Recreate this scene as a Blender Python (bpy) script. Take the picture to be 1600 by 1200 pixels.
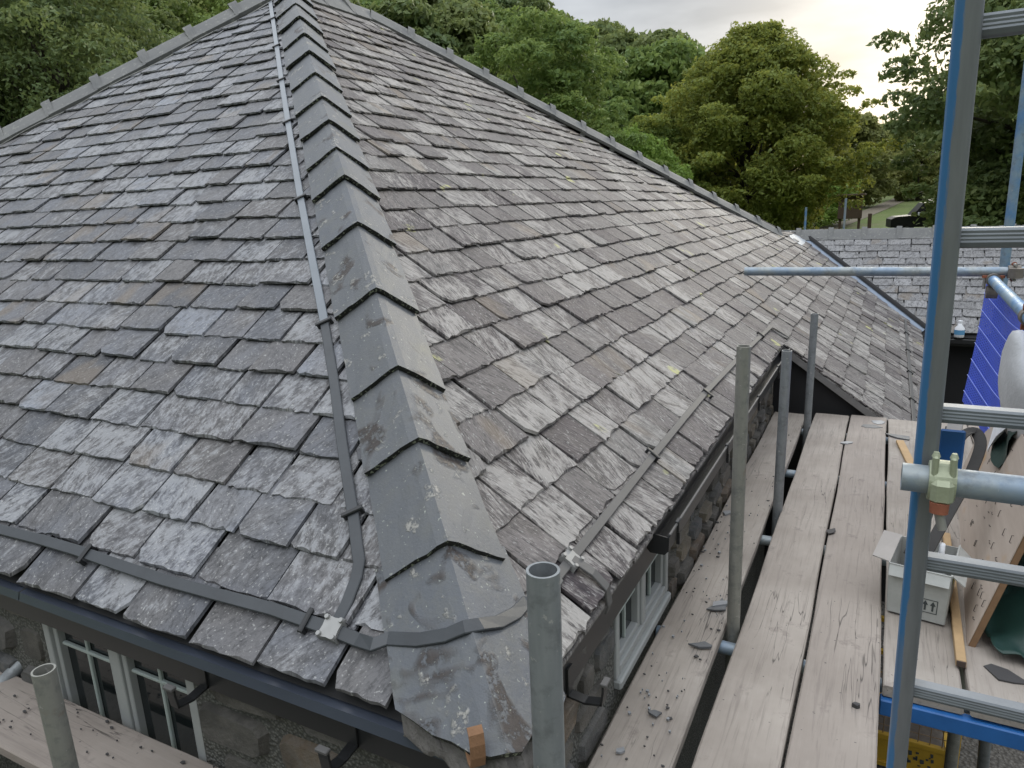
import bpy, math, random
import numpy as np
from mathutils import Matrix, Vector, noise as mnoise

for o in list(bpy.data.objects):
    bpy.data.objects.remove(o, do_unlink=True)
scene = bpy.context.scene
COL = scene.collection
random.seed(7)
RNG = np.random.default_rng(11)

# ------------------------------------------------------------------ camera
F_PX = 1110.77
CR = Vector((0.88752341, 0.45893502, -0.04099816))      # camera right
CU = Vector((-0.07689143, 0.2352524, 0.96888803))       # camera up
CB = Vector((0.45430156, -0.8567584, 0.24408018))       # camera back
cam_d = bpy.data.cameras.new('camera')
cam = bpy.data.objects.new('camera', cam_d)
COL.objects.link(cam)
cam_d.sensor_width = 36.0
cam_d.lens = 36.0 * F_PX / 1600.0
cam_d.clip_start = 0.05
cam_d.clip_end = 3000
m = Matrix.Identity(4)
for i in range(3):
    m[i][0] = CR[i]; m[i][1] = CU[i]; m[i][2] = CB[i]
cam.matrix_world = m
scene.camera = cam
scene.render.resolution_x = 1024
scene.render.resolution_y = 768

# ------------------------------------------------------------------ sky, sun, exposure
SUN_EL, SUN_AZ_X, SUN_AZ_Y = math.radians(16), 0.10, 0.98
sd = Vector((SUN_AZ_X, SUN_AZ_Y, 0)).normalized() * math.cos(SUN_EL)
SUN_DIR = Vector((sd.x, sd.y, math.sin(SUN_EL)))
world = bpy.data.worlds.new('World')
scene.world = world
world.use_nodes = True
wn, wl = world.node_tree.nodes, world.node_tree.links
wn.clear()


def WN(t, **kw):
    n = wn.new(t)
    for k, v in kw.items():
        setattr(n, k, v)
    return n


def wmath(op, a, b=None, clamp=False):
    n = WN('ShaderNodeMath', operation=op, use_clamp=clamp)
    for i, v in enumerate((a, b)):
        if v is None:
            continue
        if isinstance(v, (int, float)):
            n.inputs[i].default_value = v
        else:
            wl.new(v, n.inputs[i])
    return n.outputs[0]


wout = WN('ShaderNodeOutputWorld')
bg = WN('ShaderNodeBackground')
bg.inputs['Strength'].default_value = 0.1
sky = WN('ShaderNodeTexSky', sky_type='NISHITA')
sky.sun_disc = False
sky.sun_elevation = SUN_EL
sky.sun_rotation = math.atan2(SUN_DIR.x, SUN_DIR.y)
tc = WN('ShaderNodeTexCoord')
sep = WN('ShaderNodeSeparateXYZ')
wl.new(tc.outputs['Generated'], sep.inputs[0])
# cloud deck: project the view direction on a flat layer so clouds stretch towards the horizon
zc = wmath('MAXIMUM', sep.outputs['Z'], 0.0)
den = wmath('ADD', zc, 0.12)
comb = WN('ShaderNodeCombineXYZ')
wl.new(wmath('DIVIDE', sep.outputs['X'], den), comb.inputs[0])
wl.new(wmath('DIVIDE', sep.outputs['Y'], den), comb.inputs[1])
nz = WN('ShaderNodeTexNoise')
nz.inputs['Scale'].default_value = 0.8
nz.inputs['Detail'].default_value = 5
nz.inputs['Roughness'].default_value = 0.52
wl.new(comb.outputs[0], nz.inputs['Vector'])
ramp = WN('ShaderNodeValToRGB')
wl.new(nz.outputs['Fac'], ramp.inputs[0])
ramp.color_ramp.elements[0].position = 0.40
ramp.color_ramp.elements[0].color = (0.40, 0.42, 0.455, 1)
ramp.color_ramp.elements[1].position = 0.64
ramp.color_ramp.elements[1].color = (0.80, 0.825, 0.86, 1)
# overcast luminance: brighter overhead than at the horizon
lum = wmath('ADD', wmath('MULTIPLY', wmath('MULTIPLY', zc, zc), 2.4), 0.42)
vm = WN('ShaderNodeVectorMath', operation='SCALE')
wl.new(ramp.outputs[0], vm.inputs[0])
wl.new(lum, vm.inputs['Scale'])
# thin cloud lit from behind round the sun
dotn = WN('ShaderNodeVectorMath', operation='DOT_PRODUCT')
wl.new(tc.outputs['Generated'], dotn.inputs[0])
dotn.inputs[1].default_value = Vector((0.01, 0.985, 0.16)).normalized()
g1 = wmath('POWER', wmath('MAXIMUM', dotn.outputs['Value'], 0.0), 70.0)
g1 = wmath('MULTIPLY', g1, wmath('ADD', wmath('MULTIPLY', nz.outputs['Fac'], 1.5), -0.26, clamp=True))
gl = WN('ShaderNodeVectorMath', operation='SCALE')
gl.inputs[0].default_value = (0.37, 0.33, 0.235)
wl.new(g1, gl.inputs['Scale'])
addc = WN('ShaderNodeVectorMath', operation='ADD')
wl.new(vm.outputs[0], addc.inputs[0])
wl.new(gl.outputs[0], addc.inputs[1])
sc10 = WN('ShaderNodeVectorMath', operation='SCALE')
sc10.inputs['Scale'].default_value = 10.0
wl.new(addc.outputs[0], sc10.inputs[0])
mixs = WN('ShaderNodeMix', data_type='RGBA')
mixs.inputs['Factor'].default_value = 0.88
wl.new(sky.outputs[0], mixs.inputs['A'])
wl.new(sc10.outputs[0], mixs.inputs['B'])
wl.new(mixs.outputs['Result'], bg.inputs['Color'])
wl.new(bg.outputs[0], wout.inputs[0])

sun_d = bpy.data.lights.new('sun', 'SUN')
sun_d.energy = 1.35
sun_d.angle = math.radians(14)
sun_d.color = (1.0, 0.93, 0.80)
sun = bpy.data.objects.new('sun', sun_d)
COL.objects.link(sun)
sun.rotation_euler = SUN_DIR.to_track_quat('Z', 'Y').to_euler()
vs = scene.view_settings
vs.view_transform = 'Standard'
vs.look = 'None'
vs.exposure = 0.85
vs.gamma = 1.0
scene.render.engine = 'CYCLES'
scene.cycles.max_bounces = 5
scene.cycles.diffuse_bounces = 4
scene.cycles.glossy_bounces = 2
scene.cycles.transmission_bounces = 3
scene.cycles.caustics_reflective = False
scene.cycles.caustics_refractive = False

# ------------------------------------------------------------------ helpers
WM = {}


def link(o, parent=None):
    COL.objects.link(o)
    w = o.matrix_basis.copy()
    if parent is not None:
        o.parent = parent
        o.matrix_parent_inverse = WM[parent].inverted()
    WM[o] = w
    return o


def tag(o, label, cat, group=None, kind=None):
    if label:
        o['label'] = label
    if cat:
        o['category'] = cat
    if group:
        o['group'] = group
    if kind:
        o['kind'] = kind
    return o


def empty(name, loc, label=None, cat=None, group=None):
    o = bpy.data.objects.new(name, None)
    o.location = loc
    o.empty_display_size = 0.1
    link(o)
    return tag(o, label, cat, group)


class MB:
    """collects geometry in world space, linked as ONE mesh object"""

    def __init__(s):
        s.v, s.f, s.sm = [], [], []

    def add(s, verts, faces, smooth=False):
        b = len(s.v)
        s.v += [tuple(p) for p in verts]
        s.f += [tuple(b + i for i in f) for f in faces]
        s.sm += [smooth] * len(faces)
        return s

    def box(s, lo, hi, M=None):
        (a, b, c), (d, e, f) = lo, hi
        vs_ = [Vector(p) for p in ((a, b, c), (d, b, c), (d, e, c), (a, e, c), (a, b, f), (d, b, f), (d, e, f), (a, e, f))]
        if M is not None:
            vs_ = [M @ p for p in vs_]
        return s.add(vs_, [(0, 3, 2, 1), (4, 5, 6, 7), (0, 1, 5, 4), (1, 2, 6, 5), (2, 3, 7, 6), (3, 0, 4, 7)])

    def bbox(s, lo, hi, bev=0.004, M=None):
        """box with chamfered edges"""
        lo, hi = Vector(lo), Vector(hi)
        vs_, fs = [], []
        idx = {}
        for sx in (0, 1):
            for sy in (0, 1):
                for sz in (0, 1):
                    c = Vector((hi.x if sx else lo.x, hi.y if sy else lo.y, hi.z if sz else lo.z))
                    d = Vector((-bev if sx else bev, -bev if sy else bev, -bev if sz else bev))
                    for ax in range(3):
                        p = c + d
                        p[ax] = c[ax]
                        idx[(sx, sy, sz, ax)] = len(vs_)
                        vs_.append(p)
        I = idx
        for ax in range(3):
            for sd_ in (0, 1):
                o1, o2 = [k for k in range(3) if k != ax]
                loop = []
                for (p, q) in ((0, 0), (1, 0), (1, 1), (0, 1)):
                    k = [0, 0, 0]
                    k[ax] = sd_; k[o1] = p; k[o2] = q
                    loop.append(I[(k[0], k[1], k[2], ax)])
                if (sd_ == 1) == (ax == 1):
                    loop.reverse()
                fs.append(loop)
        for ax in range(3):                      # edges along ax
            o1, o2 = [k for k in range(3) if k != ax]
            for p in (0, 1):
                for q in (0, 1):
                    k0, k1 = [0, 0, 0], [0, 0, 0]
                    k1[ax] = 1
                    for k in (k0, k1):
                        k[o1] = p; k[o2] = q
                    loop = [I[(*k0, o1)], I[(*k1, o1)], I[(*k1, o2)], I[(*k0, o2)]]
                    fs.append(loop)
        for sx in (0, 1):
            for sy in (0, 1):
                for sz in (0, 1):
                    fs.append([I[(sx, sy, sz, a)] for a in range(3)])
        # make every face point outwards
        cen = (lo + hi) / 2
        out = []
        for f in fs:
            n = (vs_[f[1]] - vs_[f[0]]).cross(vs_[f[2]] - vs_[f[0]])
            c = sum((vs_[i] for i in f), Vector()) / len(f)
            out.append(list(reversed(f)) if n.dot(c - cen) < 0 else f)
        if M is not None:
            vs_ = [M @ p for p in vs_]
        return s.add(vs_, out)

    def tube(s, p0, p1, r0, r1=None, n=16, hollow=False, cap=True, wall=0.004):
        p0, p1 = Vector(p0), Vector(p1)
        r1 = r0 if r1 is None else r1
        d = (p1 - p0).normalized()
        a = d.orthogonal().normalized()
        b = d.cross(a)
        ring = lambda p, r: [p + (a * math.cos(2 * math.pi * i / n) + b * math.sin(2 * math.pi * i / n)) * r for i in range(n)]
        s.add(ring(p0, r0) + ring(p1, r1), [(i, (i + 1) % n, n + (i + 1) % n, n + i) for i in range(n)], True)
        if hollow:
            for p, q, r, fl in ((p0, p0 + d * 0.12, r0, 0), (p1, p1 - d * 0.12, r1, 1)):
                vs_ = ring(p, r) + ring(p, r - wall) + ring(q, r - wall)
                f1 = [(i, n + i, n + (i + 1) % n, (i + 1) % n) for i in range(n)]
                f2 = [(n + i, 2 * n + i, 2 * n + (i + 1) % n, n + (i + 1) % n) for i in range(n)]
                f3 = [tuple(range(2 * n, 3 * n))]
                if fl:
                    f1 = [tuple(reversed(f)) for f in f1]; f2 = [tuple(reversed(f)) for f in f2]
                s.add(vs_, f1)
                s.add(vs_, f2, True)
                s.add(vs_, f3)
        elif cap:
            s.add(ring(p0, r0), [tuple(reversed(range(n)))])
            s.add(ring(p1, r1), [tuple(range(n))])
        return s

    def path_tube(s, pts, rads, n=8):
        pts = [Vector(p) for p in pts]
        prev = None
        rings = []
        for i, p in enumerate(pts):
            d = (pts[min(i + 1, len(pts) - 1)] - pts[max(i - 1, 0)]).normalized()
            a = d.orthogonal().normalized() if prev is None else (prev - d * prev.dot(d)).normalized()
            prev = a
            b = d.cross(a)
            rings.append([p + (a * math.cos(2 * math.pi * k / n) + b * math.sin(2 * math.pi * k / n)) * rads[i] for k in range(n)])
        fs = []
        for i in range(len(pts) - 1):
            for k in range(n):
                fs.append((i * n + k, i * n + (k + 1) % n, (i + 1) * n + (k + 1) % n, (i + 1) * n + k))
        fs.append(tuple(reversed(range(n))))
        fs.append(tuple((len(pts) - 1) * n + k for k in range(n)))
        s.add([q for r in rings for q in r], fs, True)
        return s

    def ribbon(s, pts, nors, width, thick):
        """flat strap along pts, lying on surfaces of the given normals"""
        pts = [Vector(p) for p in pts]
        vs_, fs = [], []
        for i, p in enumerate(pts):
            d = (pts[min(i + 1, len(pts) - 1)] - pts[max(i - 1, 0)]).normalized()
            n_ = Vector(nors[i]).normalized()
            w = d.cross(n_).normalized()
            n_ = w.cross(d).normalized()
            c = width * 0.5 - thick * 0.3
            for (u, h) in ((-width / 2, 0), (-width / 2, thick * 0.7), (-c, thick), (c, thick), (width / 2, thick * 0.7), (width / 2, 0)):
                vs_.append(p + w * u + n_ * h)
        k = 6
        for i in range(len(pts) - 1):
            for j in range(k):
                fs.append((i * k + j, (i + 1) * k + j, (i + 1) * k + (j + 1) % k, i * k + (j + 1) % k))
        fs.append(tuple(range(k)))
        fs.append(tuple(reversed([(len(pts) - 1) * k + j for j in range(k)])))
        return s.add(vs_, fs)

    def build(s, name, mat, parent=None, attrs=None, origin=None):
        me = bpy.data.meshes.new(name)
        V = np.array(s.v, dtype=np.float64)
        lo, hi = V.min(0), V.max(0)
        org = Vector(((lo[0] + hi[0]) / 2, (lo[1] + hi[1]) / 2, lo[2])) if origin is None else Vector(origin)
        me.from_pydata([tuple(p) for p in (V - np.array(org))], [], s.f)
        me.polygons.foreach_set('use_smooth', s.sm)
        if attrs:
            for an, vals in attrs.items():
                at = me.attributes.new(an, 'FLOAT', 'POINT')
                at.data.foreach_set('value', vals)
        me.materials.append(mat)
        me.update()
        o = bpy.data.objects.new(name, me)
        o.location = org
        return link(o, parent)


# ------------------------------------------------------------------ materials
class Mat:
    def __init__(s, name):
        s.m = bpy.data.materials.new(name)
        s.m.use_nodes = True
        s.nt = s.m.node_tree
        s.n, s.l = s.nt.nodes, s.nt.links
        s.b = s.n['Principled BSDF']
        s.out = s.n['Material Output']

    def new(s, t, **kw):
        n = s.n.new(t)
        for k, v in kw.items():
            setattr(n, k, v)
        return n

    def put(s, inp, v):
        if isinstance(v, bpy.types.NodeSocket):
            s.l.new(v, inp)
        elif isinstance(v, (tuple, list)) and len(v) == 3 and inp.type == 'RGBA':
            inp.default_value = (*v, 1)
        else:
            inp.default_value = v

    def set(s, **kw):
        for k, v in kw.items():
            s.put(s.b.inputs[k.replace('_', ' ')], v)
        return s

    def math(s, op, a, b=None, c=None, clamp=False):
        n = s.new('ShaderNodeMath', operation=op, use_clamp=clamp)
        for i, v in enumerate((a, b, c)):
            if v is not None:
                s.put(n.inputs[i], v)
        return n.outputs[0]

    def mix(s, f, a, b, mode='MIX'):
        n = s.new('ShaderNodeMix', data_type='RGBA', blend_type=mode)
        s.put(n.inputs['Factor'], f)
        s.put(n.inputs['A'], a)
        s.put(n.inputs['B'], b)
        return n.outputs['Result']

    def coord(s, which='Object', scale=(1, 1, 1), rot=(0, 0, 0), loc=(0, 0, 0)):
        if which == 'Position':
            src = s.new('ShaderNodeNewGeometry').outputs['Position']
        else:
            src = s.new('ShaderNodeTexCoord').outputs[which]
        mp = s.new('ShaderNodeMapping')
        s.l.new(src, mp.inputs[0])
        mp.inputs['Scale'].default_value = scale
        mp.inputs['Rotation'].default_value = rot
        mp.inputs['Location'].default_value = loc
        return mp.outputs[0]

    def noise(s, vec, scale, detail=4, rough=0.55, dist=0.0, out='Fac'):
        n = s.new('ShaderNodeTexNoise')
        s.l.new(vec, n.inputs['Vector'])
        n.inputs['Scale'].default_value = scale
        n.inputs['Detail'].default_value = detail
        n.inputs['Roughness'].default_value = rough
        n.inputs['Distortion'].default_value = dist
        return n.outputs[out]

    def ramp(s, f, stops, mode='LINEAR'):
        n = s.new('ShaderNodeValToRGB')
        s.put(n.inputs[0], f)
        cr = n.color_ramp
        cr.interpolation = mode
        while len(cr.elements) < len(stops):
            cr.elements.new(0.5)
        for e, (p, c) in zip(cr.elements, stops):
            e.position = p
            e.color = (c, c, c, 1) if isinstance(c, (int, float)) else (*c, 1)
        return n.outputs[0]

    def bump(s, h, strength=0.4, dist=0.01):
        n = s.new('ShaderNodeBump')
        n.inputs['Strength'].default_value = strength
        n.inputs['Distance'].default_value = dist
        s.put(n.inputs['Height'], h)
        s.l.new(n.outputs[0], s.b.inputs['Normal'])
        return s

    def orand(s):
        return s.new('ShaderNodeObjectInfo').outputs['Random']


def plain(name, col, rough=0.6, metal=0.0, var=0.15, scale=8, bump=0.0):
    M = Mat(name)
    c = M.coord('Object')
    n1 = M.noise(c, scale, 5, 0.6)
    k = M.math('ADD', M.math('MULTIPLY', n1, 2 * var), 1 - var)
    vmn = M.new('ShaderNodeVectorMath', operation='SCALE')
    vmn.inputs[0].default_value = col
    M.l.new(k, vmn.inputs['Scale'])
    M.set(Base_Color=vmn.outputs[0], Roughness=rough, Metallic=metal)
    if bump:
        M.bump(M.noise(c, scale * 6, 4), bump, 0.004)
    return M.m


def slate_mat(name, axis, stops, tintA, tintB, light=0.5, lichen=0.0, matte=False):
    """riven slate: colour per piece, streaks along the cleavage, pale crust, fine relief"""
    M = Mat(name)
    rnd = M.math('FRACT', M.math('ADD', M.orand(), M.new('ShaderNodeAttribute', attribute_name='rnd').outputs['Fac']))
    pos = M.new('ShaderNodeNewGeometry').outputs['Position']
    sp = M.new('ShaderNodeSeparateXYZ')
    M.l.new(pos, sp.inputs[0])
    u, v = (sp.outputs['X'], sp.outputs['Y']) if axis == 'L' else (sp.outputs['Y'], sp.outputs['X'])
    cb = M.new('ShaderNodeCombineXYZ')
    M.l.new(u, cb.inputs[0])
    M.l.new(M.math('MULTIPLY', v, 1.23), cb.inputs[1])
    M.l.new(M.math('MULTIPLY', rnd, 37.0), cb.inputs[2])
    rot = M.new('ShaderNodeVectorRotate', rotation_type='Z_AXIS')
    M.l.new(cb.outputs[0], rot.inputs['Vector'])
    M.put(rot.inputs['Angle'], M.math('ADD', M.math('MULTIPLY', M.math('SINE', M.math('MULTIPLY', rnd, 91.0)), 0.40), 0.22 if axis == 'L' else -0.1))
    L_ = axis == 'L'
    mp = M.new('ShaderNodeMapping')
    M.l.new(rot.outputs[0], mp.inputs[0])
    mp.inputs['Scale'].default_value = (1, 0.30 if L_ else 0.13, 1)
    st = mp.outputs[0]                                     # stretched along the cleavage
    mp2 = M.new('ShaderNodeMapping')
    M.l.new(rot.outputs[0], mp2.inputs[0])
    mp2.inputs['Scale'].default_value = (1, 0.7 if L_ else 0.42, 1)
    rv = mp2.outputs[0]
    streak = M.noise(st, 75 if L_ else 110, 3, 0.72)
    mott = M.noise(rv, 24, 6, 0.74)
    broad = M.noise(rv, 7, 1, 0.5)
    base = M.ramp(rnd, stops)
    base = M.mix(M.ramp(broad, [(0.38, 0.0), (0.62, 0.8)]), base, M.mix(0.6, base, tintB))
    dark_ = M.mix(0.85, base, (0.014, 0.014, 0.016))
    base = M.mix(M.ramp(mott, [(0.35, 0.72), (0.50, 0.0)]), base, dark_)
    base = M.mix(M.ramp(streak, [(0.35, 0.6 if L_ else 0.75), (0.49, 0.0)]), base, dark_)
    # pale weathered crust: patchy, more on some slates than on others
    amt = M.math('ADD', M.math('MULTIPLY', M.math('SINE', M.math('MULTIPLY', rnd, 57.0)), 0.085), M.math('MULTIPLY', broad, 0.20))
    crust = M.math('ADD', M.math('MULTIPLY', mott, 0.6), M.math('MULTIPLY', streak, 0.4))
    crust = M.ramp(M.math('ADD', crust, amt), [(0.61, 0.0), (0.72, 1.0)])
    base = M.mix(M.math('MULTIPLY', crust, light), base, tintA)
    speck = M.ramp(M.noise(rv, 130, 1, 0.5), [(0.64, 0.0), (0.72, 1.0)])
    base = M.mix(M.math('MULTIPLY', speck, 0.45), base, (0.46, 0.46, 0.44))
    # rusty or ochre bloom on a few slates
    bloom = M.math('MULTIPLY', M.ramp(M.math('FRACT', M.math('MULTIPLY', rnd, 13.0)), [(0.86, 0.0), (0.95, 1.0)]), M.ramp(broad, [(0.45, 0.0), (0.6, 0.42)]))
    base = M.mix(bloom, base, (0.17, 0.13, 0.088))
    if lichen:
        lz = M.math('MULTIPLY', M.ramp(M.noise(pos, 5.5, 1), [(0.725, 0.0), (0.76, 1.0)]), M.ramp(mott, [(0.42, 0.0), (0.55, 1.0)]))
        base = M.mix(M.math('MULTIPLY', lz, lichen), base, (0.42, 0.42, 0.19))
    M.set(Base_Color=base, Roughness=M.ramp(mott, [(0.35, 0.42 if L_ else 0.6), (0.65, 0.7 if L_ else 0.85)]))
    M.b.inputs['Specular IOR Level'].default_value = 0.12 if matte else (0.5 if L_ else 0.3)
    ledge = M.ramp(M.noise(rv, 9, 2, 0.6), [(0.42, 0.0), (0.435, 0.35), (0.55, 0.4), (0.565, 0.8)])
    h = M.math('ADD', M.math('MULTIPLY', streak, 0.4), M.math('MULTIPLY', mott, 1.0))
    h = M.math('ADD', h, M.math('MULTIPLY', ledge, 0.45))
    M.bump(h, 0.85, 0.008)
    return M.m


MAT = {}
MAT['slate_L'] = slate_mat('slate_bluegrey', 'L',  # left slope: blue cast of the reflected sky is part of these colours
                           [(0.0, (0.070, 0.072, 0.080)), (0.25, (0.106, 0.111, 0.125)), (0.5, (0.132, 0.138, 0.155)),
                            (0.72, (0.114, 0.109, 0.110)), (0.92, (0.152, 0.158, 0.177)), (1.0, (0.23, 0.247, 0.28))],
                           (0.35, 0.36, 0.375), (0.135, 0.126, 0.118), 0.52)
MAT['slate_R'] = slate_mat('slate_browngrey', 'R',
                           [(0.0, (0.066, 0.054, 0.058)), (0.15, (0.105, 0.092, 0.092)), (0.5, (0.158, 0.147, 0.141)),
                            (0.8, (0.138, 0.123, 0.121)), (1.0, (0.215, 0.207, 0.196))],
                           (0.40, 0.385, 0.36), (0.165, 0.15, 0.142), 0.6, 0.9)
MAT['slate_W'] = slate_mat('slate_pale', 'L',
                           [(0.0, (0.17, 0.17, 0.174)), (0.5, (0.22, 0.22, 0.226)), (1.0, (0.29, 0.29, 0.297))],
                           (0.34, 0.34, 0.345), (0.21, 0.207, 0.203), 0.25, 0.0, True)

def hip_mat(name, mo, dirt):
    M = Mat(name)
    c = M.coord('Position')
    rn = M.orand()
    base = M.mix(M.noise(c, 6, 4), (0.072, 0.084, 0.105), (0.108, 0.116, 0.126))
    base = M.mix(M.math('MULTIPLY', rn, 0.5), base, (0.115, 0.118, 0.118))
    base = M.mix(M.ramp(M.noise(c, 14, 6, 0.7), [(0.45, 0.0), (0.7, 0.45 + dirt)]), base, (0.122, 0.124, 0.116))
    moss = M.math('MULTIPLY', M.ramp(M.noise(c, 6.0, 2, 0.5, 0.6), [(mo, 0.0), (mo + .07, 1.0)]), M.ramp(M.noise(c, 38, 6, 0.72), [(0.42, 0.0), (0.5, 1.0)]))
    base = M.mix(M.math('MULTIPLY', moss, 0.92), base, M.mix(M.noise(c, 60, 3), (0.018, 0.015, 0.013), (0.05, 0.034, 0.027)))
    lich = M.math('MULTIPLY', M.ramp(M.noise(M.coord('Position', loc=(3, 1, 7)), 13, 2), [(0.62, 0.0), (0.67, 1.0)]), M.ramp(M.noise(c, 70, 5, 0.75), [(0.47, 0.0), (0.54, 1.0)]))
    base = M.mix(M.math('MULTIPLY', lich, 0.8), base, (0.32, 0.31, 0.28))
    spk = M.ramp(M.noise(c, 85, 2), [(0.68, 0.0), (0.73, 0.7)])
    base = M.mix(spk, base, (0.36, 0.38, 0.33))
    yel = M.ramp(M.noise(M.coord('Position', loc=(9, 4, 2)), 4, 3), [(0.58, 0.0), (0.78, 0.35)])
    base = M.mix(yel, base, (0.15, 0.145, 0.08))
    M.set(Base_Color=base, Roughness=0.55)
    h = M.math('ADD', M.math('MULTIPLY', M.noise(c, 90, 5, 0.75), 0.6), M.math('ADD', lich, moss))
    M.bump(h, 0.5, 0.006)
    return M.m


MAT['hip_tile'] = hip_mat('hip_tile', 0.60, 0.0)
MAT['hip_tile_mossy'] = hip_mat('hip_tile_mossy', 0.52, 0.2)

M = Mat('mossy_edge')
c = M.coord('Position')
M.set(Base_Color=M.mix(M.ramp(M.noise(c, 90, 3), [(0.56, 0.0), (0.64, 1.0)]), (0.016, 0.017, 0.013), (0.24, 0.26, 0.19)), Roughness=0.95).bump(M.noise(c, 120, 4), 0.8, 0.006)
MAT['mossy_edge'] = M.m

M = Mat('ridge_tile')
c = M.coord('Position')
base = M.mix(M.noise(c, 5, 5), (0.085, 0.09, 0.097), (0.19, 0.19, 0.178))
base = M.mix(M.ramp(M.noise(c, 30, 4), [(0.58, 0.0), (0.7, 0.6)]), base, (0.29, 0.29, 0.26))
M.set(Base_Color=base, Roughness=0.75).bump(M.noise(c, 60, 5), 0.3, 0.005)
MAT['ridge_tile'] = M.m

M = Mat('mortar_lump')
c = M.coord('Position')
M.set(Base_Color=M.mix(M.noise(c, 30, 6, 0.7), (0.06, 0.057, 0.052), (0.24, 0.225, 0.21)), Roughness=0.95).bump(M.noise(c, 60, 6, 0.75), 0.9, 0.01)
MAT['mortar'] = M.m


def galv_mat(name, colA, colB, blue=0.0, rust=0.25):
    M = Mat(name)
    co = M.coord('Object', scale=(1, 1, 0.12))
    c2 = M.coord('Object')
    rn_ = M.orand()
    sh = M.new('ShaderNodeVectorMath', operation='ADD')
    M.l.new(c2, sh.inputs[0])
    cbx = M.new('ShaderNodeCombineXYZ')
    M.put(cbx.inputs[2], M.math('MULTIPLY', rn_, 31.0))
    M.l.new(cbx.outputs[0], sh.inputs[1])
    base = M.mix(M.noise(co, 60, 5, 0.6), colA, colB)
    base = M.mix(M.ramp(M.noise(sh.outputs[0], 28, 6, 0.7), [(0.5, 0.0), (0.72, 0.6)]), base, (0.10, 0.105, 0.11))
    base = M.mix(M.ramp(M.noise(sh.outputs[0], 9, 4), [(0.62, 0.0), (0.72, rust)]), base, (0.16, 0.10, 0.065))
    base = M.mix(M.ramp(M.noise(sh.outputs[0], 70, 3), [(0.66, 0.0), (0.72, 0.5)]), base, (0.48, 0.47, 0.44))
    if blue:
        base = M.mix(M.ramp(M.noise(sh.outputs[0], 5, 5, 0.6), [(0.44, 0.0), (0.56, blue)]), base, (0.05, 0.20, 0.45))
    M.set(Base_Color=base, Roughness=M.ramp(M.noise(c2, 30, 4), [(0.3, 0.42), (0.7, 0.65)]), Metallic=0.35)
    M.bump(M.noise(c2, 120, 4), 0.15, 0.002)
    return M.m


MAT['galv'] = galv_mat('galvanised_tube', (0.17, 0.19, 0.20), (0.29, 0.305, 0.31))
MAT['galv_dirty'] = galv_mat('weathered_tube', (0.20, 0.20, 0.18), (0.30, 0.30, 0.265), 0, 0.6)
MAT['galv_blue'] = galv_mat('blue_marked_tube', (0.24, 0.275, 0.29), (0.36, 0.39, 0.39), 0.28, 0.1)
MAT['paint_blue_tube'] = galv_mat('worn_blue_tube', (0.17, 0.27, 0.36), (0.28, 0.36, 0.42), 0.6, 0.15)

M = Mat('scaffold_board')
co = M.coord('Object', scale=(1, 0.045, 1))
c2 = M.coord('Object')
off = M.new('ShaderNodeVectorMath', operation='ADD')
M.l.new(co, off.inputs[0])
cbx = M.new('ShaderNodeCombineXYZ')
M.put(cbx.inputs[0], M.math('MULTIPLY', M.orand(), 23.0))
M.put(cbx.inputs[1], M.math('MULTIPLY', M.orand(), 7.0))
M.l.new(cbx.outputs[0], off.inputs[1])
grain = M.noise(off.outputs[0], 75, 7, 0.65, 0.6)
bigp = M.noise(c2, 2.2, 5, 0.6)
base = M.mix(M.ramp(bigp, [(0.3, 0.0), (0.7, 1.0)]), (0.222, 0.194, 0.166), (0.375, 0.338, 0.296))
base = M.mix(M.math('MULTIPLY', M.orand(), 0.6), base, (0.235, 0.20, 0.175))
base = M.mix(M.ramp(grain, [(0.34, 0.40), (0.48, 0.0)]), base, (0.14, 0.118, 0.105))
base = M.mix(M.ramp(grain, [(0.56, 0.0), (0.75, 0.22)]), base, (0.44, 0.40, 0.36))
crk = M.noise(off.outputs[0], 22, 3, 0.5, 0.4)
crk = M.ramp(crk, [(0.492, 0.0), (0.5, 1.0), (0.508, 0.0)])
crk = M.math('MULTIPLY', crk, M.ramp(M.noise(c2, 1.4, 2), [(0.5, 0.0), (0.6, 1.0)]))
base = M.mix(M.math('MULTIPLY', crk, 0.8), base, (0.03, 0.025, 0.022))
stain = M.ramp(M.noise(c2, 9, 5, 0.7), [(0.60, 0.0), (0.72, 0.55)])
base = M.mix(stain, base, (0.14, 0.115, 0.105))
spot = M.ramp(M.noise(c2, 60, 2), [(0.73, 0.0), (0.76, 0.8)])
base = M.mix(spot, base, (0.06, 0.055, 0.055))
M.set(Base_Color=base, Roughness=0.85)
M.bump(M.math('SUBTRACT', M.math('MULTIPLY', grain, 0.6), crk), 0.4, 0.004)
MAT['board'] = M.m

M = Mat('stone')
c = M.coord('Position')
rn = M.orand()
base = M.ramp(rn, [(0.0, (0.055, 0.055, 0.052)), (0.35, (0.10, 0.092, 0.08)), (0.6, (0.075, 0.08, 0.085)), (0.85, (0.145, 0.125, 0.09)), (1.0, (0.12, 0.085, 0.06))])
base = M.mix(M.ramp(M.noise(c, 18, 6, 0.7), [(0.4, 0.0), (0.7, 0.7)]), base, (0.16, 0.15, 0.135))
base = M.mix(M.ramp(M.noise(c, 5, 4), [(0.5, 0.0), (0.7, 0.7)]), base, (0.035, 0.034, 0.03))
M.set(Base_Color=base, Roughness=0.9).bump(M.noise(c, 40, 6, 0.7), 0.8, 0.012)
MAT['stone'] = M.m

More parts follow.
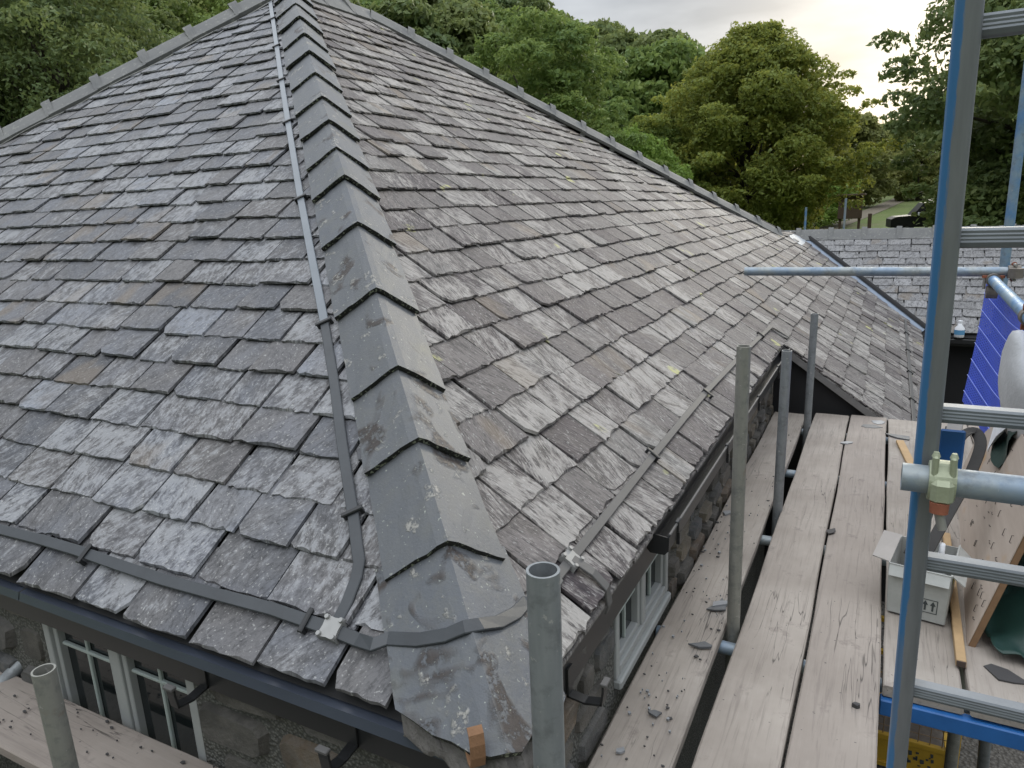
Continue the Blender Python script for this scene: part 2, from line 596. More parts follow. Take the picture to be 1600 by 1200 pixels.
M = Mat('wall_mortar')
c = M.coord('Position')
vo = M.new('ShaderNodeTexVoronoi')
M.l.new(c, vo.inputs['Vector'])
vo.inputs['Scale'].default_value = 95
peb = M.math('SUBTRACT', 1.0, vo.outputs['Distance'])
base = M.mix(M.noise(c, 12, 5), (0.085, 0.085, 0.075), (0.20, 0.20, 0.18))
base = M.mix(M.ramp(vo.outputs['Distance'], [(0.25, 0.0), (0.6, 0.75)]), base, (0.04, 0.04, 0.036))
M.set(Base_Color=base, Roughness=0.95).bump(peb, 0.8, 0.008)
MAT['wall_mortar'] = M.m

MAT['black_plastic'] = plain('black_plastic', (0.016, 0.017, 0.018), 0.38, 0, 0.3, 6)
MAT['tape_black'] = plain('tape_black', (0.040, 0.045, 0.050), 0.5, 0, 0.4, 9, 0.1)
MAT['tape_grey'] = plain('tape_grey', (0.085, 0.083, 0.08), 0.6, 0, 0.2, 9, 0.1)
MAT['tape_sky_sheen'] = plain('tape_sky_sheen', (0.15, 0.17, 0.19), 0.36, 0.1, 0.2, 9, 0.1)  # same tape as the black, sky reflection put into a paler colour
MAT['clamp'] = plain('clamp_alloy', (0.30, 0.30, 0.29), 0.4, 0.4, 0.2, 40)
MAT['trim_sky_tint'] = plain('eaves_trim', (0.045, 0.054, 0.074), 0.32, 0, 0.2, 5)  # dark trim, blue of the reflected sky put into its colour
MAT['void'] = plain('black_felt', (0.012, 0.012, 0.013), 0.85, 0, 0.3, 6)
MAT['deck'] = plain('roof_underlay', (0.018, 0.018, 0.019), 0.95)  # near black, painted shade for the gaps between slates
MAT['frame_white'] = plain('window_paint', (0.30, 0.315, 0.31), 0.45, 0, 0.12, 9)
MAT['glazing'] = plain('glazing_paint', (0.33, 0.38, 0.36), 0.45, 0, 0.15, 9)
M = Mat('window_glass')
M.set(Base_Color=(0.010, 0.013, 0.014), Roughness=0.06)
M.bump(M.noise(M.coord('Object'), 3, 2), 0.05, 0.01)
MAT['glass'] = M.m
MAT['lead'] = plain('lead_flashing', (0.17, 0.21, 0.27), 0.45, 0.2, 0.25, 8, 0.1)
MAT['lead_pale'] = plain('lead_patch', (0.32, 0.35, 0.38), 0.6, 0.0, 0.15, 8, 0.1)
MAT['rust'] = plain('rusty_iron', (0.23, 0.125, 0.065), 0.8, 0.2, 0.45, 30, 0.3)
MAT['alu'] = plain('ladder_alloy', (0.20, 0.22, 0.24), 0.55, 0.3, 0.2, 16, 0.08)
M = Mat('ladder_stile')
c = M.coord('Object')
sx = M.new('ShaderNodeSeparateXYZ')
M.l.new(M.new('ShaderNodeTexCoord').outputs['Object'], sx.inputs[0])
wear = M.noise(M.coord('Object', scale=(1, 1, 0.10)), 90, 5, 0.75)
edge = M.math('ADD', M.math('MULTIPLY', M.math('ADD', sx.outputs['X'], 0.0085), 24.0), M.math('MULTIPLY', M.math('SUBTRACT', wear, 0.5), 0.35))
msk = M.ramp(edge, [(0.0, 1.0), (0.06, 0.0)])
big = M.noise(M.coord('Object', scale=(1, 1, 0.5)), 2.6, 3)
hi_ = M.ramp(M.math('ADD', sx.outputs['Z'], M.math('MULTIPLY', big, 0.3)), [(0.0, 1.0), (1.0, 1.0)])
msk = M.math('MULTIPLY', msk, M.ramp(big, [(0.40, 0.1), (0.50, 1.0)]))
al = M.mix(M.noise(M.coord('Object', scale=(1, 1, 0.1)), 70, 5), (0.15, 0.16, 0.17), (0.27, 0.285, 0.30))
M.set(Base_Color=M.mix(msk, al, (0.04, 0.155, 0.33)), Roughness=0.5, Metallic=M.math('MULTIPLY', M.math('SUBTRACT', 1.0, msk), 0.45))
M.bump(M.noise(c, 90, 3), 0.1, 0.002)
MAT['stile'] = M.m
MAT['blue_paint'] = plain('blue_steel_paint', (0.02, 0.115, 0.34), 0.45, 0, 0.3, 14, 0.05)
MAT['coupler_green'] = plain('coupler_plating', (0.34, 0.37, 0.26), 0.5, 0.3, 0.25, 35, 0.15)
MAT['coupler_dark'] = plain('rusty_coupler', (0.17, 0.15, 0.13), 0.65, 0.3, 0.5, 30, 0.2)
MAT['bolt'] = plain('bolt_steel', (0.35, 0.34, 0.33), 0.45, 0.6, 0.3, 40)
MAT['rust_red'] = plain('rusty_nut', (0.26, 0.09, 0.05), 0.8, 0.1, 0.4, 40, 0.2)
MAT['net_blue'] = plain('blue_plastic_net', (0.06, 0.12, 0.70), 0.5, 0, 0.2, 10)
MAT['net_line'] = plain('net_white_line', (0.30, 0.38, 0.80), 0.5, 0, 0.1, 10)
MAT['sack'] = plain('white_sack', (0.50, 0.51, 0.52), 0.8, 0, 0.25, 9, 0.6)
MAT['paper'] = plain('white_paper', (0.75, 0.77, 0.80), 0.7, 0, 0.05, 7)
MAT['card'] = plain('white_card', (0.40, 0.41, 0.39), 0.75, 0, 0.3, 14, 0.1)
MAT['card_in'] = plain('card_inside', (0.30, 0.28, 0.26), 0.8, 0, 0.12, 10, 0.05)
MAT['print'] = plain('dark_print', (0.05, 0.06, 0.06), 0.7)
MAT['print_yellow'] = plain('yellow_print', (0.50, 0.47, 0.06), 0.7)
MAT['print_blue'] = plain('blue_print', (0.10, 0.28, 0.48), 0.7)
M = Mat('plywood')
c = M.coord('Object', scale=(1, 0.12, 1))
n1 = M.noise(c, 22, 6, 0.6, 0.8)
base = M.mix(n1, (0.36, 0.29, 0.235), (0.55, 0.475, 0.41))
base = M.mix(M.ramp(M.noise(M.coord('Object', scale=(1, 0.5, 1)), 5, 4), [(0.58, 0.0), (0.68, 0.7)]), base, (0.45, 0.27, 0.11))
M.set(Base_Color=base, Roughness=0.75)
MAT['ply'] = M.m
MAT['ply_edge'] = plain('plywood_edge', (0.22, 0.13, 0.07), 0.8, 0, 0.35, 30)
MAT['batten'] = plain('sawn_batten', (0.40, 0.27, 0.14), 0.8, 0, 0.25, 18, 0.1)
MAT['batten_end'] = plain('batten_end_stain', (0.07, 0.05, 0.04), 0.9, 0, 0.3, 25)
MAT['staple'] = plain('staple_wire', (0.06, 0.055, 0.05), 0.5, 0.5)
MAT['tarp'] = plain('green_tarpaulin', (0.010, 0.038, 0.030), 0.5, 0, 0.4, 5, 0.2)
MAT['strap'] = plain('black_webbing', (0.022, 0.020, 0.018), 0.7, 0, 0.3, 30, 0.2)
MAT['yellow'] = plain('yellow_steel', (0.50, 0.31, 0.03), 0.55, 0, 0.3, 14, 0.1)
MAT['wire'] = plain('rusty_wire', (0.30, 0.21, 0.13), 0.6, 0.4, 0.3, 30)
MAT['red'] = plain('red_plastic', (0.50, 0.08, 0.06), 0.5)
MAT['shard'] = plain('slate_shard', (0.10, 0.105, 0.11), 0.6, 0, 0.35, 25, 0.3)
MAT['shard_pale'] = plain('pale_shard', (0.24, 0.25, 0.26), 0.6, 0, 0.25, 25, 0.2)
MAT['dust'] = plain('dark_chip', (0.05, 0.048, 0.048), 0.8)
MAT['timber_grey'] = plain('grey_timber', (0.16, 0.155, 0.15), 0.8, 0, 0.3, 20, 0.2)
MAT['car_paint'] = plain('black_car_paint', (0.008, 0.008, 0.009), 0.65)
MAT['car_glass'] = plain('dark_car_glass', (0.012, 0.013, 0.015), 0.25)
MAT['tyre'] = plain('tyre_rubber', (0.015, 0.015, 0.015), 0.8)
MAT['rail'] = plain('roof_bar_metal', (0.20, 0.20, 0.21), 0.4, 0.5)
MAT['brown_wood'] = plain('brown_board', (0.075, 0.05, 0.032), 0.8, 0, 0.25, 10)

M = Mat('ground_grass')
c = M.coord('Position')
base = M.mix(M.noise(c, 0.6, 6, 0.65), (0.055, 0.085, 0.02), (0.13, 0.165, 0.04))
base = M.mix(M.ramp(M.noise(c, 0.25, 4), [(0.55, 0.0), (0.68, 0.6)]), base, (0.14, 0.12, 0.07))
spz = M.new('ShaderNodeSeparateXYZ')
M.l.new(M.new('ShaderNodeNewGeometry').outputs['Position'], spz.inputs[0])
base = M.mix(M.ramp(M.math('MULTIPLY', M.math('ADD', spz.outputs['Z'], 0.0), 0.2), [(0.0, 0.0), (1.0, 1.0)]), base, (0.022, 0.03, 0.014))
M.set(Base_Color=base, Roughness=0.95).bump(M.noise(c, 14, 5), 0.8, 0.05)
MAT['grass'] = M.m
M = Mat('yard_gravel')
c = M.coord('Position')
vo = M.new('ShaderNodeTexVoronoi')
M.l.new(c, vo.inputs['Vector'])
vo.inputs['Scale'].default_value = 45
base = M.mix(M.noise(c, 3, 6), (0.10, 0.095, 0.085), (0.24, 0.225, 0.20))
base = M.mix(M.ramp(vo.outputs['Distance'], [(0.2, 0.0), (0.7, 0.6)]), base, (0.04, 0.038, 0.034))
M.set(Base_Color=base, Roughness=0.95).bump(vo.outputs['Distance'], 0.7, 0.02)
MAT['gravel'] = M.m
M = Mat('track_earth')
c = M.coord('Position')
M.set(Base_Color=M.mix(M.noise(c, 0.7, 5), (0.11, 0.095, 0.066), (0.18, 0.155, 0.115)), Roughness=0.95)
MAT['track'] = M.m
MAT['bark'] = plain('bark', (0.055, 0.045, 0.035), 0.95, 0, 0.35, 6, 0.8)


def leaf_mat(name, dark, mid, lite, trans=0.35):
    M = Mat(name)
    t_ = M.new('ShaderNodeAttribute', attribute_name='tint').outputs['Fac']
    ob = M.orand()
    base = M.ramp(t_, [(0.0, dark), (0.55, mid), (1.0, lite)])
    base = M.mix(M.math('MULTIPLY', M.math('SUBTRACT', ob, 0.3, clamp=True), 0.45), base, lite)
    M.set(Base_Color=base, Roughness=0.55)
    M.b.inputs['Specular IOR Level'].default_value = 0.25
    tr = M.new('ShaderNodeBsdfTranslucent')
    M.l.new(M.mix(0.5, base, lite), tr.inputs['Color'])
    mx = M.new('ShaderNodeMixShader')
    mx.inputs[0].default_value = trans
    M.l.new(M.b.outputs[0], mx.inputs[1])
    M.l.new(tr.outputs[0], mx.inputs[2])
    M.l.new(mx.outputs[0], M.out.inputs['Surface'])
    return M.m


MAT['leaf_beech'] = leaf_mat('leaf_beech', (0.073, 0.134, 0.032), (0.177, 0.256, 0.059), (0.403, 0.378, 0.081), 0.5)
MAT['leaf_oak'] = leaf_mat('leaf_oak', (0.079, 0.146, 0.041), (0.183, 0.268, 0.076), (0.317, 0.378, 0.110), 0.45)
MAT['leaf_dark'] = leaf_mat('leaf_dark', (0.059, 0.105, 0.041), (0.134, 0.193, 0.071), (0.244, 0.275, 0.095), 0.42)
MAT['leaf_bright'] = leaf_mat('leaf_bright', (0.110, 0.195, 0.041), (0.220, 0.342, 0.073), (0.342, 0.439, 0.104), 0.45)
MAT['leaf_pine'] = leaf_mat('leaf_conifer', (0.041, 0.063, 0.044), (0.076, 0.107, 0.068), (0.110, 0.140, 0.085), 0.2)
MAT['leaf_pale'] = leaf_mat('leaf_pale', (0.122, 0.146, 0.051), (0.220, 0.244, 0.083), (0.329, 0.329, 0.116), 0.45)

# ------------------------------------------------------------------ ground, terrain
GZ = -3.06


def sstep(a, b, x):
    t_ = min(1, max(0, (x - a) / (b - a)))
    return t_ * t_ * (3 - 2 * t_)


def ground_h(x, y):
    h = GZ
    h += 2.3 * sstep(28, 95, y)                                    # the valley floor climbs gently away
    dist = math.hypot(x, y)
    a = math.atan2(-x, max(y, 1e-3)) if y > 0 else math.pi / 2
    h += min(46, 78 * max(0, a - .10)) * sstep(32, 165, dist) * sstep(2.6, 1.9, a)   # wooded hillside to the front left
    return h


mb = MB()
xs = np.concatenate([-np.geomspace(900, 4, 46), np.linspace(-3, 3, 5), np.geomspace(4, 900, 34)])
ys = np.concatenate([-np.geomspace(300, 4, 14), np.linspace(-3, 3, 4), np.geomspace(4, 1500, 56)])
vv = [(x, y, ground_h(x, y)) for y in ys for x in xs]
nx = len(xs)
ff = [(j * nx + i, j * nx + i + 1, (j + 1) * nx + i + 1, (j + 1) * nx + i) for j in range(len(ys) - 1) for i in range(nx - 1)]
mb.add(vv, ff, True)
g = mb.build('ground', MAT['grass'], origin=(0, 0, 0))
tag(g, 'grassy valley floor rising into a wooded hillside', 'ground', kind='structure')
mb = MB()
mb.add([(-7, -6, GZ + .006), (9, -6, GZ + .006), (9, 16, GZ + .006), (-7, 16, GZ + .006)], [(0, 1, 2, 3)])
tag(mb.build('yard', MAT['gravel']), 'grey gravel yard below the scaffold', 'yard', kind='structure')
mb = MB()
tv = []
for k in range(24):
    y = 40 + k * 4
    xc = -3.2 + 5.0 * math.sin((y - 55) * 0.035)
    for s_ in (-.8, .8):
        tv.append((xc + s_, y, ground_h(xc + s_, y) + 0.03))
mb.add(tv, [(2 * k, 2 * k + 1, 2 * k + 3, 2 * k + 2) for k in range(23)], True)
tag(mb.build('track', MAT['track']), 'pale earth track crossing the grass between the trees', 'track', kind='structure')

# ------------------------------------------------------------------ the house: roof geometry
T0 = 0.72
CX, CY, CZ = -0.645, 1.074, -1.10                # eaves corner
AX, AY1, AY2, AZ = -4.77, 5.20, 6.25, 1.87
HB = (-1.45, 11.0)                               # foot of the far hip
VT = (-1.326, 12.3)                              # top of the valley
EX2 = 0.459                                      # eaves of the lower extension of the slope
VERGE = 5.53


def tP(y):
    return T0 - 0.045 * sstep(6.0, 10.5, y)


def zP(x, y):
    sag = -0.018 * math.sin(math.pi * min(1, max(0, (y - 1.0) / 10))) * math.sin(math.pi * min(1, max(0, (CX - x) / 4.1)))
    return CZ + tP(y) * (CX - x) + sag


def zL(x, y):
    return CZ + T0 * (y - CY)


def zW(y):
    return -0.64 - 0.738 * (12.3 - y)


def P_ymin(x):
    return CY + (CX - x) if x < CX - 1e-6 else VERGE


def P_ymax(x):
    if x >= VT[0]:
        return 11.087 - 0.9146 * x
    if x >= HB[0]:
        return HB[1] + (x - HB[0]) / (VT[0] - HB[0]) * (VT[1] - HB[1])
    return HB[1] + (HB[0] - x) / (HB[0] - AX) * (AY2 - HB[1])


def L_xmin(y):
    return AX - (AY1 - y) * 1.0


def L_xmax(y):
    return CX - (y - CY)


house = empty('cottage', (-4.0, 5.0, GZ), 'stone cottage with a large old slate hipped roof filling the view', 'house')

# underlay
mb = MB()
DK = 0.014
for x0, x1, nxs in ((CX, AX, 24), (EX2, CX + 1e-4, 8)):
    rows = []
    for i in range(nxs + 1):
        x = x0 + (x1 - x0) * i / nxs
        xe = x if x0 == CX else min(x, EX2)
        a = P_ymin(x) if x0 == CX else VERGE
        b = P_ymax(x)
        rows.append([(x, a + (b - a) * j / 14, zP(x, a + (b - a) * j / 14) - DK) for j in range(15)])
    mb.add([p for r in rows for p in r], [(i * 15 + j, i * 15 + j + 1, (i + 1) * 15 + j + 1, (i + 1) * 15 + j) for i in range(nxs) for j in range(14)])
xl = L_xmin(CY)
mb.add([(CX, CY, CZ - DK), (AX, AY1, AZ - DK), (xl, CY, CZ - DK)], [(0, 1, 2)])
yb = AY2 + (AY1 - CY)
mb.add([(xl, CY, CZ - DK), (AX, AY1, AZ - DK), (AX, AY2, AZ - DK), (xl, yb, CZ - DK)], [(0, 1, 2, 3)])
mb.add([(xl, yb, CZ - DK), (AX, AY2, AZ - DK), (HB[0], HB[1], zP(*HB) - DK), (VT[0], VT[1], -.65 - DK), (VT[0], 12.6, CZ - DK)], [(0, 1, 2, 3, 4)])
roof = mb.build('roof', MAT['deck'], house)

# ------------------------------------------------------------------ slates
NVAR = 14
NT = 9


def slate_variant(r):
    """unit slate: a across (-.5..+.5), b up from tail (0..1), h height; top polygon, flaked tail, sides"""
    top, bot = [], []
    cl, cr_ = r.random() < 0.14, r.random() < 0.14
    for i in range(NT):
        a = -0.5 + i / (NT - 1)
        inset = -0.012 + 0.045 * r.random()
        jag = 0.034 * (r.random() - 0.5)
        ch = 0
        if i == 0 and cl:
            ch = 0.05 + 0.07 * r.random()
        if i == NT - 1 and cr_:
            ch = 0.05 + 0.09 * r.random()
        top.append((a * 0.985, jag + inset * 0.8 + ch * 1.1, 1.0))
        bot.append((a, jag * 0.6 + ch, 0.0))
    mid = 0.45 + 0.1 * r.random()
    side = [(0.5 + 0.012 * (r.random() - .5), mid, 1.0), (0.497, 1.0, 1.0), (-0.497, 1.0, 1.0), (-0.5 + 0.012 * (r.random() - .5), mid, 1.0)]
    sbot = [(p[0], p[1], 0.0) for p in side]
    v = top + side + bot + sbot
    n_ = NT + 4
    f = [tuple(range(n_))]
    for i in range(NT - 1):
        f.append((i, n_ + i, n_ + i + 1, i + 1))
    f.append((NT - 1, n_ + NT - 1, n_ + NT, NT))
    f.append((NT, n_ + NT, n_ + NT + 1, NT + 1))
    f.append((NT + 2, n_ + NT + 2, n_ + NT + 3, NT + 3))
    f.append((NT + 3, n_ + NT + 3, n_, 0))
    return np.array(v), f


vr = random.Random(3)
VARS = [slate_variant(vr) for _ in range(NVAR)]
VMESH = {}


def var_mesh(k, mat):
    if (k, mat) not in VMESH:
        me = bpy.data.meshes.new('slate')
        me.from_pydata([tuple(p) for p in VARS[k][0]], [], VARS[k][1])
        me.materials.append(MAT[mat])
        VMESH[(k, mat)] = me
    return VMESH[(k, mat)]


def project(p):
    d = -p.dot(CB)
    if d < 0.2:
        return None
    return 800 + F_PX * p.dot(CR) / d, 600 - F_PX * p.dot(CU) / d, d


def lay_slates(surf, mat, tail0, ncourse, g_plan, tfun, lo_fun, hi_fun, r, wmin, wmax, flip, th0=0.0085, lenf=1.75):
    """surf in 'P','L','W'; returns list of dicts with world frame and clipping"""
    out = []
    for k in range(ncourse):
        q = tail0 + k * g_plan                                       # plan distance up the slope
        lo, hi = lo_fun(q, k), hi_fun(q, k)
        lo = min(lo, lo_fun(q + g_plan, k)); hi = max(hi, hi_fun(q + g_plan, k))
        if hi - lo < 0.05:
            continue
        e = lo - r.random() * wmax
        while e < hi:
            w = wmin + (wmax - wmin) * r.random()
            c_ = e + w / 2
            out.append((k, q + (r.random() - .5) * 0.012, c_, w - 0.010 - 0.007 * r.random(), r.random(), r.randrange(NVAR), th0 * (0.75 + 0.6 * r.random()), (r.random() - .5) * 0.045))
            e += w
    return out


def realize(surf, rec, g_plan, mat, lenf=1.75):
    k, q, c_, w, rn_, var, th, tw = rec
    if surf == 'P':
        x = EX2 - q
        t_ = tP(c_)
        o = Vector((x, c_, zP(x, c_)))
        ea, eb = Vector((0, 1, 0)), Vector((-1, 0, t_)).normalized()
    elif surf == 'L':
        y = CY + q
        o = Vector((c_, y, zL(c_, y)))
        ea, eb = Vector((1, 0, 0)), Vector((0, 1, T0)).normalized()
    else:
        y = 10.66 + q
        o = Vector((c_, y, zW(y)))
        ea, eb = Vector((1, 0, 0)), Vector((0, 1, 0.738)).normalized()
    n_ = ea.cross(eb)
    if n_.z < 0:
        n_ = -n_
    L = g_plan * math.sqrt(1 + T0 * T0) * lenf
    lift = 2.1 * th + 0.005
    # tail lifted, head down on the battens
    eb2 = (eb - n_ * (lift / L)).normalized()
    n2 = (n_ + eb * (lift / L)).normalized()
    ea2 = (ea * math.cos(tw) + eb2 * math.sin(tw)).normalized()
    eb3 = (eb2 * math.cos(tw) - ea * math.sin(tw)).normalized()
    Mx = Matrix.Identity(4)
    org = o + n_ * lift
    for i in range(3):
        Mx[i][0] = ea2[i] * w; Mx[i][1] = eb3[i] * L; Mx[i][2] = n2[i] * th; Mx[i][3] = org[i]
    return Mx, ea, L


def finish_slates(surf, recs, g_plan, mat, parent, lo_fun, hi_fun, nmax, axis_i, q_of, lenf=1.75, also=None):
    """biggest nmax in view become objects of their own, the rest one joined part"""
    items = []
    for rec in recs:
        Mx, ea, L = realize(surf, rec, g_plan, mat, lenf)
        V = VARS[rec[5]][0]
        P = np.array(Mx) @ np.vstack([V.T, np.ones(len(V))])
        P = P[:3].T
        clipped = False
        for p in P:
            q = q_of(p)
            lo, hi = lo_fun(q, rec[0]), hi_fun(q, rec[0])
            a = p[axis_i]
            na = min(max(a, lo), hi) if hi > lo else (lo + hi) / 2
            if abs(na - a) > 1e-5:
                clipped = True
                p[axis_i] = na
        ext = P[:, axis_i].max() - P[:, axis_i].min()
        if ext < 0.02:
            continue
        cen = Vector(P.mean(0))
        pj = project(cen)
        vis = pj is not None and -40 < pj[0] < 1640 and -40 < pj[1] < 1240
        if pj is not None and vis and surf == 'P':
            vis = True
        area = rec[3] * L / pj[2] ** 2 * (ext / rec[3]) if vis else 0
        items.append((area, rec, Mx, P, clipped))
    items.sort(key=lambda t_: -t_[0])
    return items


GP = 0.138       # plan gauge, right slope
GL = 0.1235      # plan gauge, left slope
GWg = 0.117
rs = random.Random(21)
xlo_q = lambda q: EX2 - q
nP = int((EX2 - AX) / GP) + 1
def loP(q, k):
    return VERGE if k < 8 else CY + (CX - (EX2 - q))


def hiP(q, k):
    return P_ymax(EX2 - q)


def loL(q, k):
    return max(-8.2, L_xmin(CY + q))


def hiL(q, k):
    return L_xmax(CY + q)


recP = lay_slates('P', 'slate_R', 0.0, nP, GP, None, loP, hiP, rs, 0.17, 0.29, False, 0.0085)
recL = lay_slates('L', 'slate_L', 0.0, int((AY1 - CY) / GL) + 1, GL, None, loL, hiL, rs, 0.175, 0.29, False, 0.0085)
itP = finish_slates('P', recP, GP, 'slate_R', roof, loP, hiP, 0, 1, lambda p: EX2 - p[0])
itL = finish_slates('L', recL, GL, 'slate_L', roof, loL, hiL, 0, 0, lambda p: p[1] - CY)
allit = [(a, r_, Mx, P, cl, 'slate_R') for (a, r_, Mx, P, cl) in itP] + [(a, r_, Mx, P, cl, 'slate_L') for (a, r_, Mx, P, cl) in itL]
allit.sort(key=lambda t_: -t_[0])


def place_slates(items, nmax, parent, restname):
    for (a, rec, Mx, P, cl, mat) in items[:nmax]:
        if cl:
            mb_ = MB()
            mb_.add(P, VARS[rec[5]][1])
            mb_.build('slate', MAT[mat], parent)
        else:
            o = bpy.data.objects.new('slate', var_mesh(rec[5], mat))
            o.matrix_basis = Mx
            link(o, parent)
    for mt in sorted(set(i[5] for i in items[nmax:])):
        mb_ = MB()
        rv_ = []
        for (a, rec, Mx, P, cl, mat) in items[nmax:]:
            if mat != mt:
                continue
            mb_.add(P, VARS[rec[5]][1])
            rv_ += [rec[4]] * len(P)
        o = mb_.build(restname, MAT[mt], parent, {'rnd': rv_}, origin=(0, 0, 0))
        o['kind'] = 'stuff'


place_slates(allit, 300, roof, 'slate_courses')

# doubled under-course at the eaves
mb = MB()
for y0 in np.arange(CY + 0.05, VERGE, 0.21):
    mb.box((CX - 0.14, y0, CZ - 0.012 + 0.0), (CX + 0.006 + 0.01 * rs.random(), min(y0 + 0.2, VERGE), CZ - 0.002))
mb.build('eaves_course', MAT['slate_R'], roof)

# ------------------------------------------------------------------ hip tiles
H = Vector((-1, 1, T0)).normalized()
eL, eR = Vector((-1, 0, 0)), Vector((0, 1, 0))
wL = (eL - H * eL.dot(H)).normalized()
wR = (eR - H * eR.dot(H)).normalized()
nL = Vector((0, -T0, 1)).normalized()
nR = Vector((T0, 0, 1)).normalized()
HK = math.sqrt(2 + T0 * T0)
upV = (nL + nR).normalized()


def hip_pt(a):
    return Vector((CX - a, CY + a, CZ + T0 * a))


def angle_tile(name, base_pt, h, wl_, wr_, nl_, nr_, length, rise, width, lift, th, parent, mat, rr, round_end=False, wl_fac=1.0, mossy=False):
    """V-shaped angle tile, thick ragged tail, both wings over the slates"""
    NS, NW = 7, 6
    up = (nl_ + nr_).normalized()
    topv, botv = [], []
    for i in range(NS):
        s_ = i / (NS - 1)
        for side in range(-NW, NW + 1):
            u = abs(side) / NW
            w = wl_ if side < 0 else wr_
            nn = nl_ if side < 0 else nr_
            ext = 0
            if round_end:
                ext = (0.19 if side < 0 else 0.13) * u ** 1.4
            d = ext + s_ * (length - ext) + (rr.random() - .5) * ((0.022 if round_end else 0.008) if i == 0 else 0.0)
            wd_ = width * (wl_fac if side < 0 else 1.0)
            base = base_pt + h * d + w * (u * wd_ * (1 + 0.01 * math.sin(i * 2 + side)))
            lf = lift * (1 - s_) + (rr.random() - .5) * 0.002
            off_ = up * (rise * (1 - u) + lf * (1 - u)) + nn * ((0.030 + lf) * u)
            off_ -= up * rise * 0.05 * max(0, 1 - u * 6)              # worn arris
            topv.append(base + off_)
            botv.append(base + off_ - (up * (1 - u) + nn * u).normalized() * th)
    R_ = 2 * NW + 1
    fs = []
    nT = len(topv)
    for i in range(NS - 1):
        for j in range(R_ - 1):
            a = i * R_ + j
            fs.append((a, a + 1, a + R_ + 1, a + R_))
    mb_ = MB()
    V = topv + botv
    mb_.add(V, fs, False)
    rim = []
    for j in range(R_ - 1):
        rim.append((j, nT + j, nT + j + 1, j + 1))
    for i in range(NS - 1):
        a = i * R_
        rim.append((a, a + R_, nT + a + R_, nT + a))
        a = i * R_ + R_ - 1
        rim.append((a, nT + a, nT + a + R_, a + R_))
    b0 = len(mb_.v) - len(V)
    nf0 = len(mb_.f)
    mb_.f += [tuple(b0 + q for q in f) for f in rim]
    mb_.sm += [False] * len(rim)
    o_ = mb_.build(name, mat, parent)
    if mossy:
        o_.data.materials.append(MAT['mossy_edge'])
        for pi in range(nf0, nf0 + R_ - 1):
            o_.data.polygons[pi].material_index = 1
    return o_


tails = [-0.035, 0.295, 0.525, 0.735, 1.02, 1.34, 1.62, 1.83, 2.06, 2.30]
while tails[-1] < 3.95:
    tails.append(tails[-1] + 0.262)
rr = random.Random(5)
for i, a in enumerate(tails):
    nxt = tails[i + 1] if i + 1 < len(tails) else a + 0.25
    ln = (nxt - a) * HK + 0.06
    ln = min(ln, (AX * -1 + CX - a + 0.05) * HK)
    wd = 0.150 if i else 0.180
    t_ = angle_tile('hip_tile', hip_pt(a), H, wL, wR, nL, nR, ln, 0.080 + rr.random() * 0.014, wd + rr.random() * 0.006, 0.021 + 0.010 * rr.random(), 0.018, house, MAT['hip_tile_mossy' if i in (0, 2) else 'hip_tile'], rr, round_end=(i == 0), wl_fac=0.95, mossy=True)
# mortar under the lowest tile: one ragged bed following the foot of the tile
mb = MB()
NU_, NV_ = 60, 6
vv = []
for i in range(NU_ + 1):
    u = -1 + 2 * i / NU_
    w = (wL * .95) if u < 0 else wR
    nn_ = nL if u < 0 else nR
    au = abs(u)
    foot = hip_pt(-.035) + H * (.012 + (.19 if u < 0 else .13) * au ** 1.4) + w * (au * .176) + upV * ((.100) * (1 - au)) + nn_ * (.046 * au)
    for j in range(NV_ + 1):
        v = j / NV_
        p = foot + Vector((0, 0, -1)) * (.016 + (.060 + .03 * mnoise.noise(Vector((u * 7, 3, 1)))) * v) + H * (.03 - .045 * math.sin(v * 2.6))
        k = mnoise.noise(p * 38) * .014 + mnoise.noise(p * 95) * .006
        vv.append(p + Vector((.7, -.7, .3)) * k)
mb.add(vv, [(i * (NV_ + 1) + j, i * (NV_ + 1) + j + 1, (i + 1) * (NV_ + 1) + j + 1, (i + 1) * (NV_ + 1) + j) for i in range(NU_) for j in range(NV_)])
mb.build('bedding_mortar', MAT['mortar'], house)
# hip iron: rusty strap turned up at the foot of the hip
Hh = Vector((-1, 1, 0)).normalized()
pts, nn = [], []
for (d, z) in ((0.12, 0.02), (0.0, -0.012), (-0.035, -0.030), (-0.058, -0.020), (-0.066, 0.006), (-0.066, 0.034), (-0.060, 0.055), (-0.046, 0.064)):
    pts.append(hip_pt(0) + Hh * d + Vector((-0.028, -0.050, z + 0.060)))
for i in range(len(pts)):
    d = (pts[min(i + 1, len(pts) - 1)] - pts[max(i - 1, 0)]).normalized()
    nn.append(d.cross(Vector((1, 1, 0)).normalized()) * 1)
MB().ribbon(pts, nn, 0.03, 0.006).build('hip_iron', MAT['rust'], house)


def run_tiles(p0, p1, wl_, wr_, nl_, nr_, n_t, width, rise, parent, name, mat, rr, collar=True):
    p0, p1 = Vector(p0), Vector(p1)
    d = (p1 - p0)
    h = d.normalized()
    ln = d.length / n_t
    for i in range(n_t):
        b = p0 + h * (ln * i)
        tl = angle_tile(name, b, h, wl_, wr_, nl_, nr_, ln * 0.985, rise, width, 0.006, 0.03, parent, mat, rr)
        if collar:
            angle_tile('joint_roll', b - h * 0.025, h, wl_, wr_, nl_, nr_, 0.075, rise + 0.034, width * 0.97, 0.002, 0.06, tl, mat, rr)


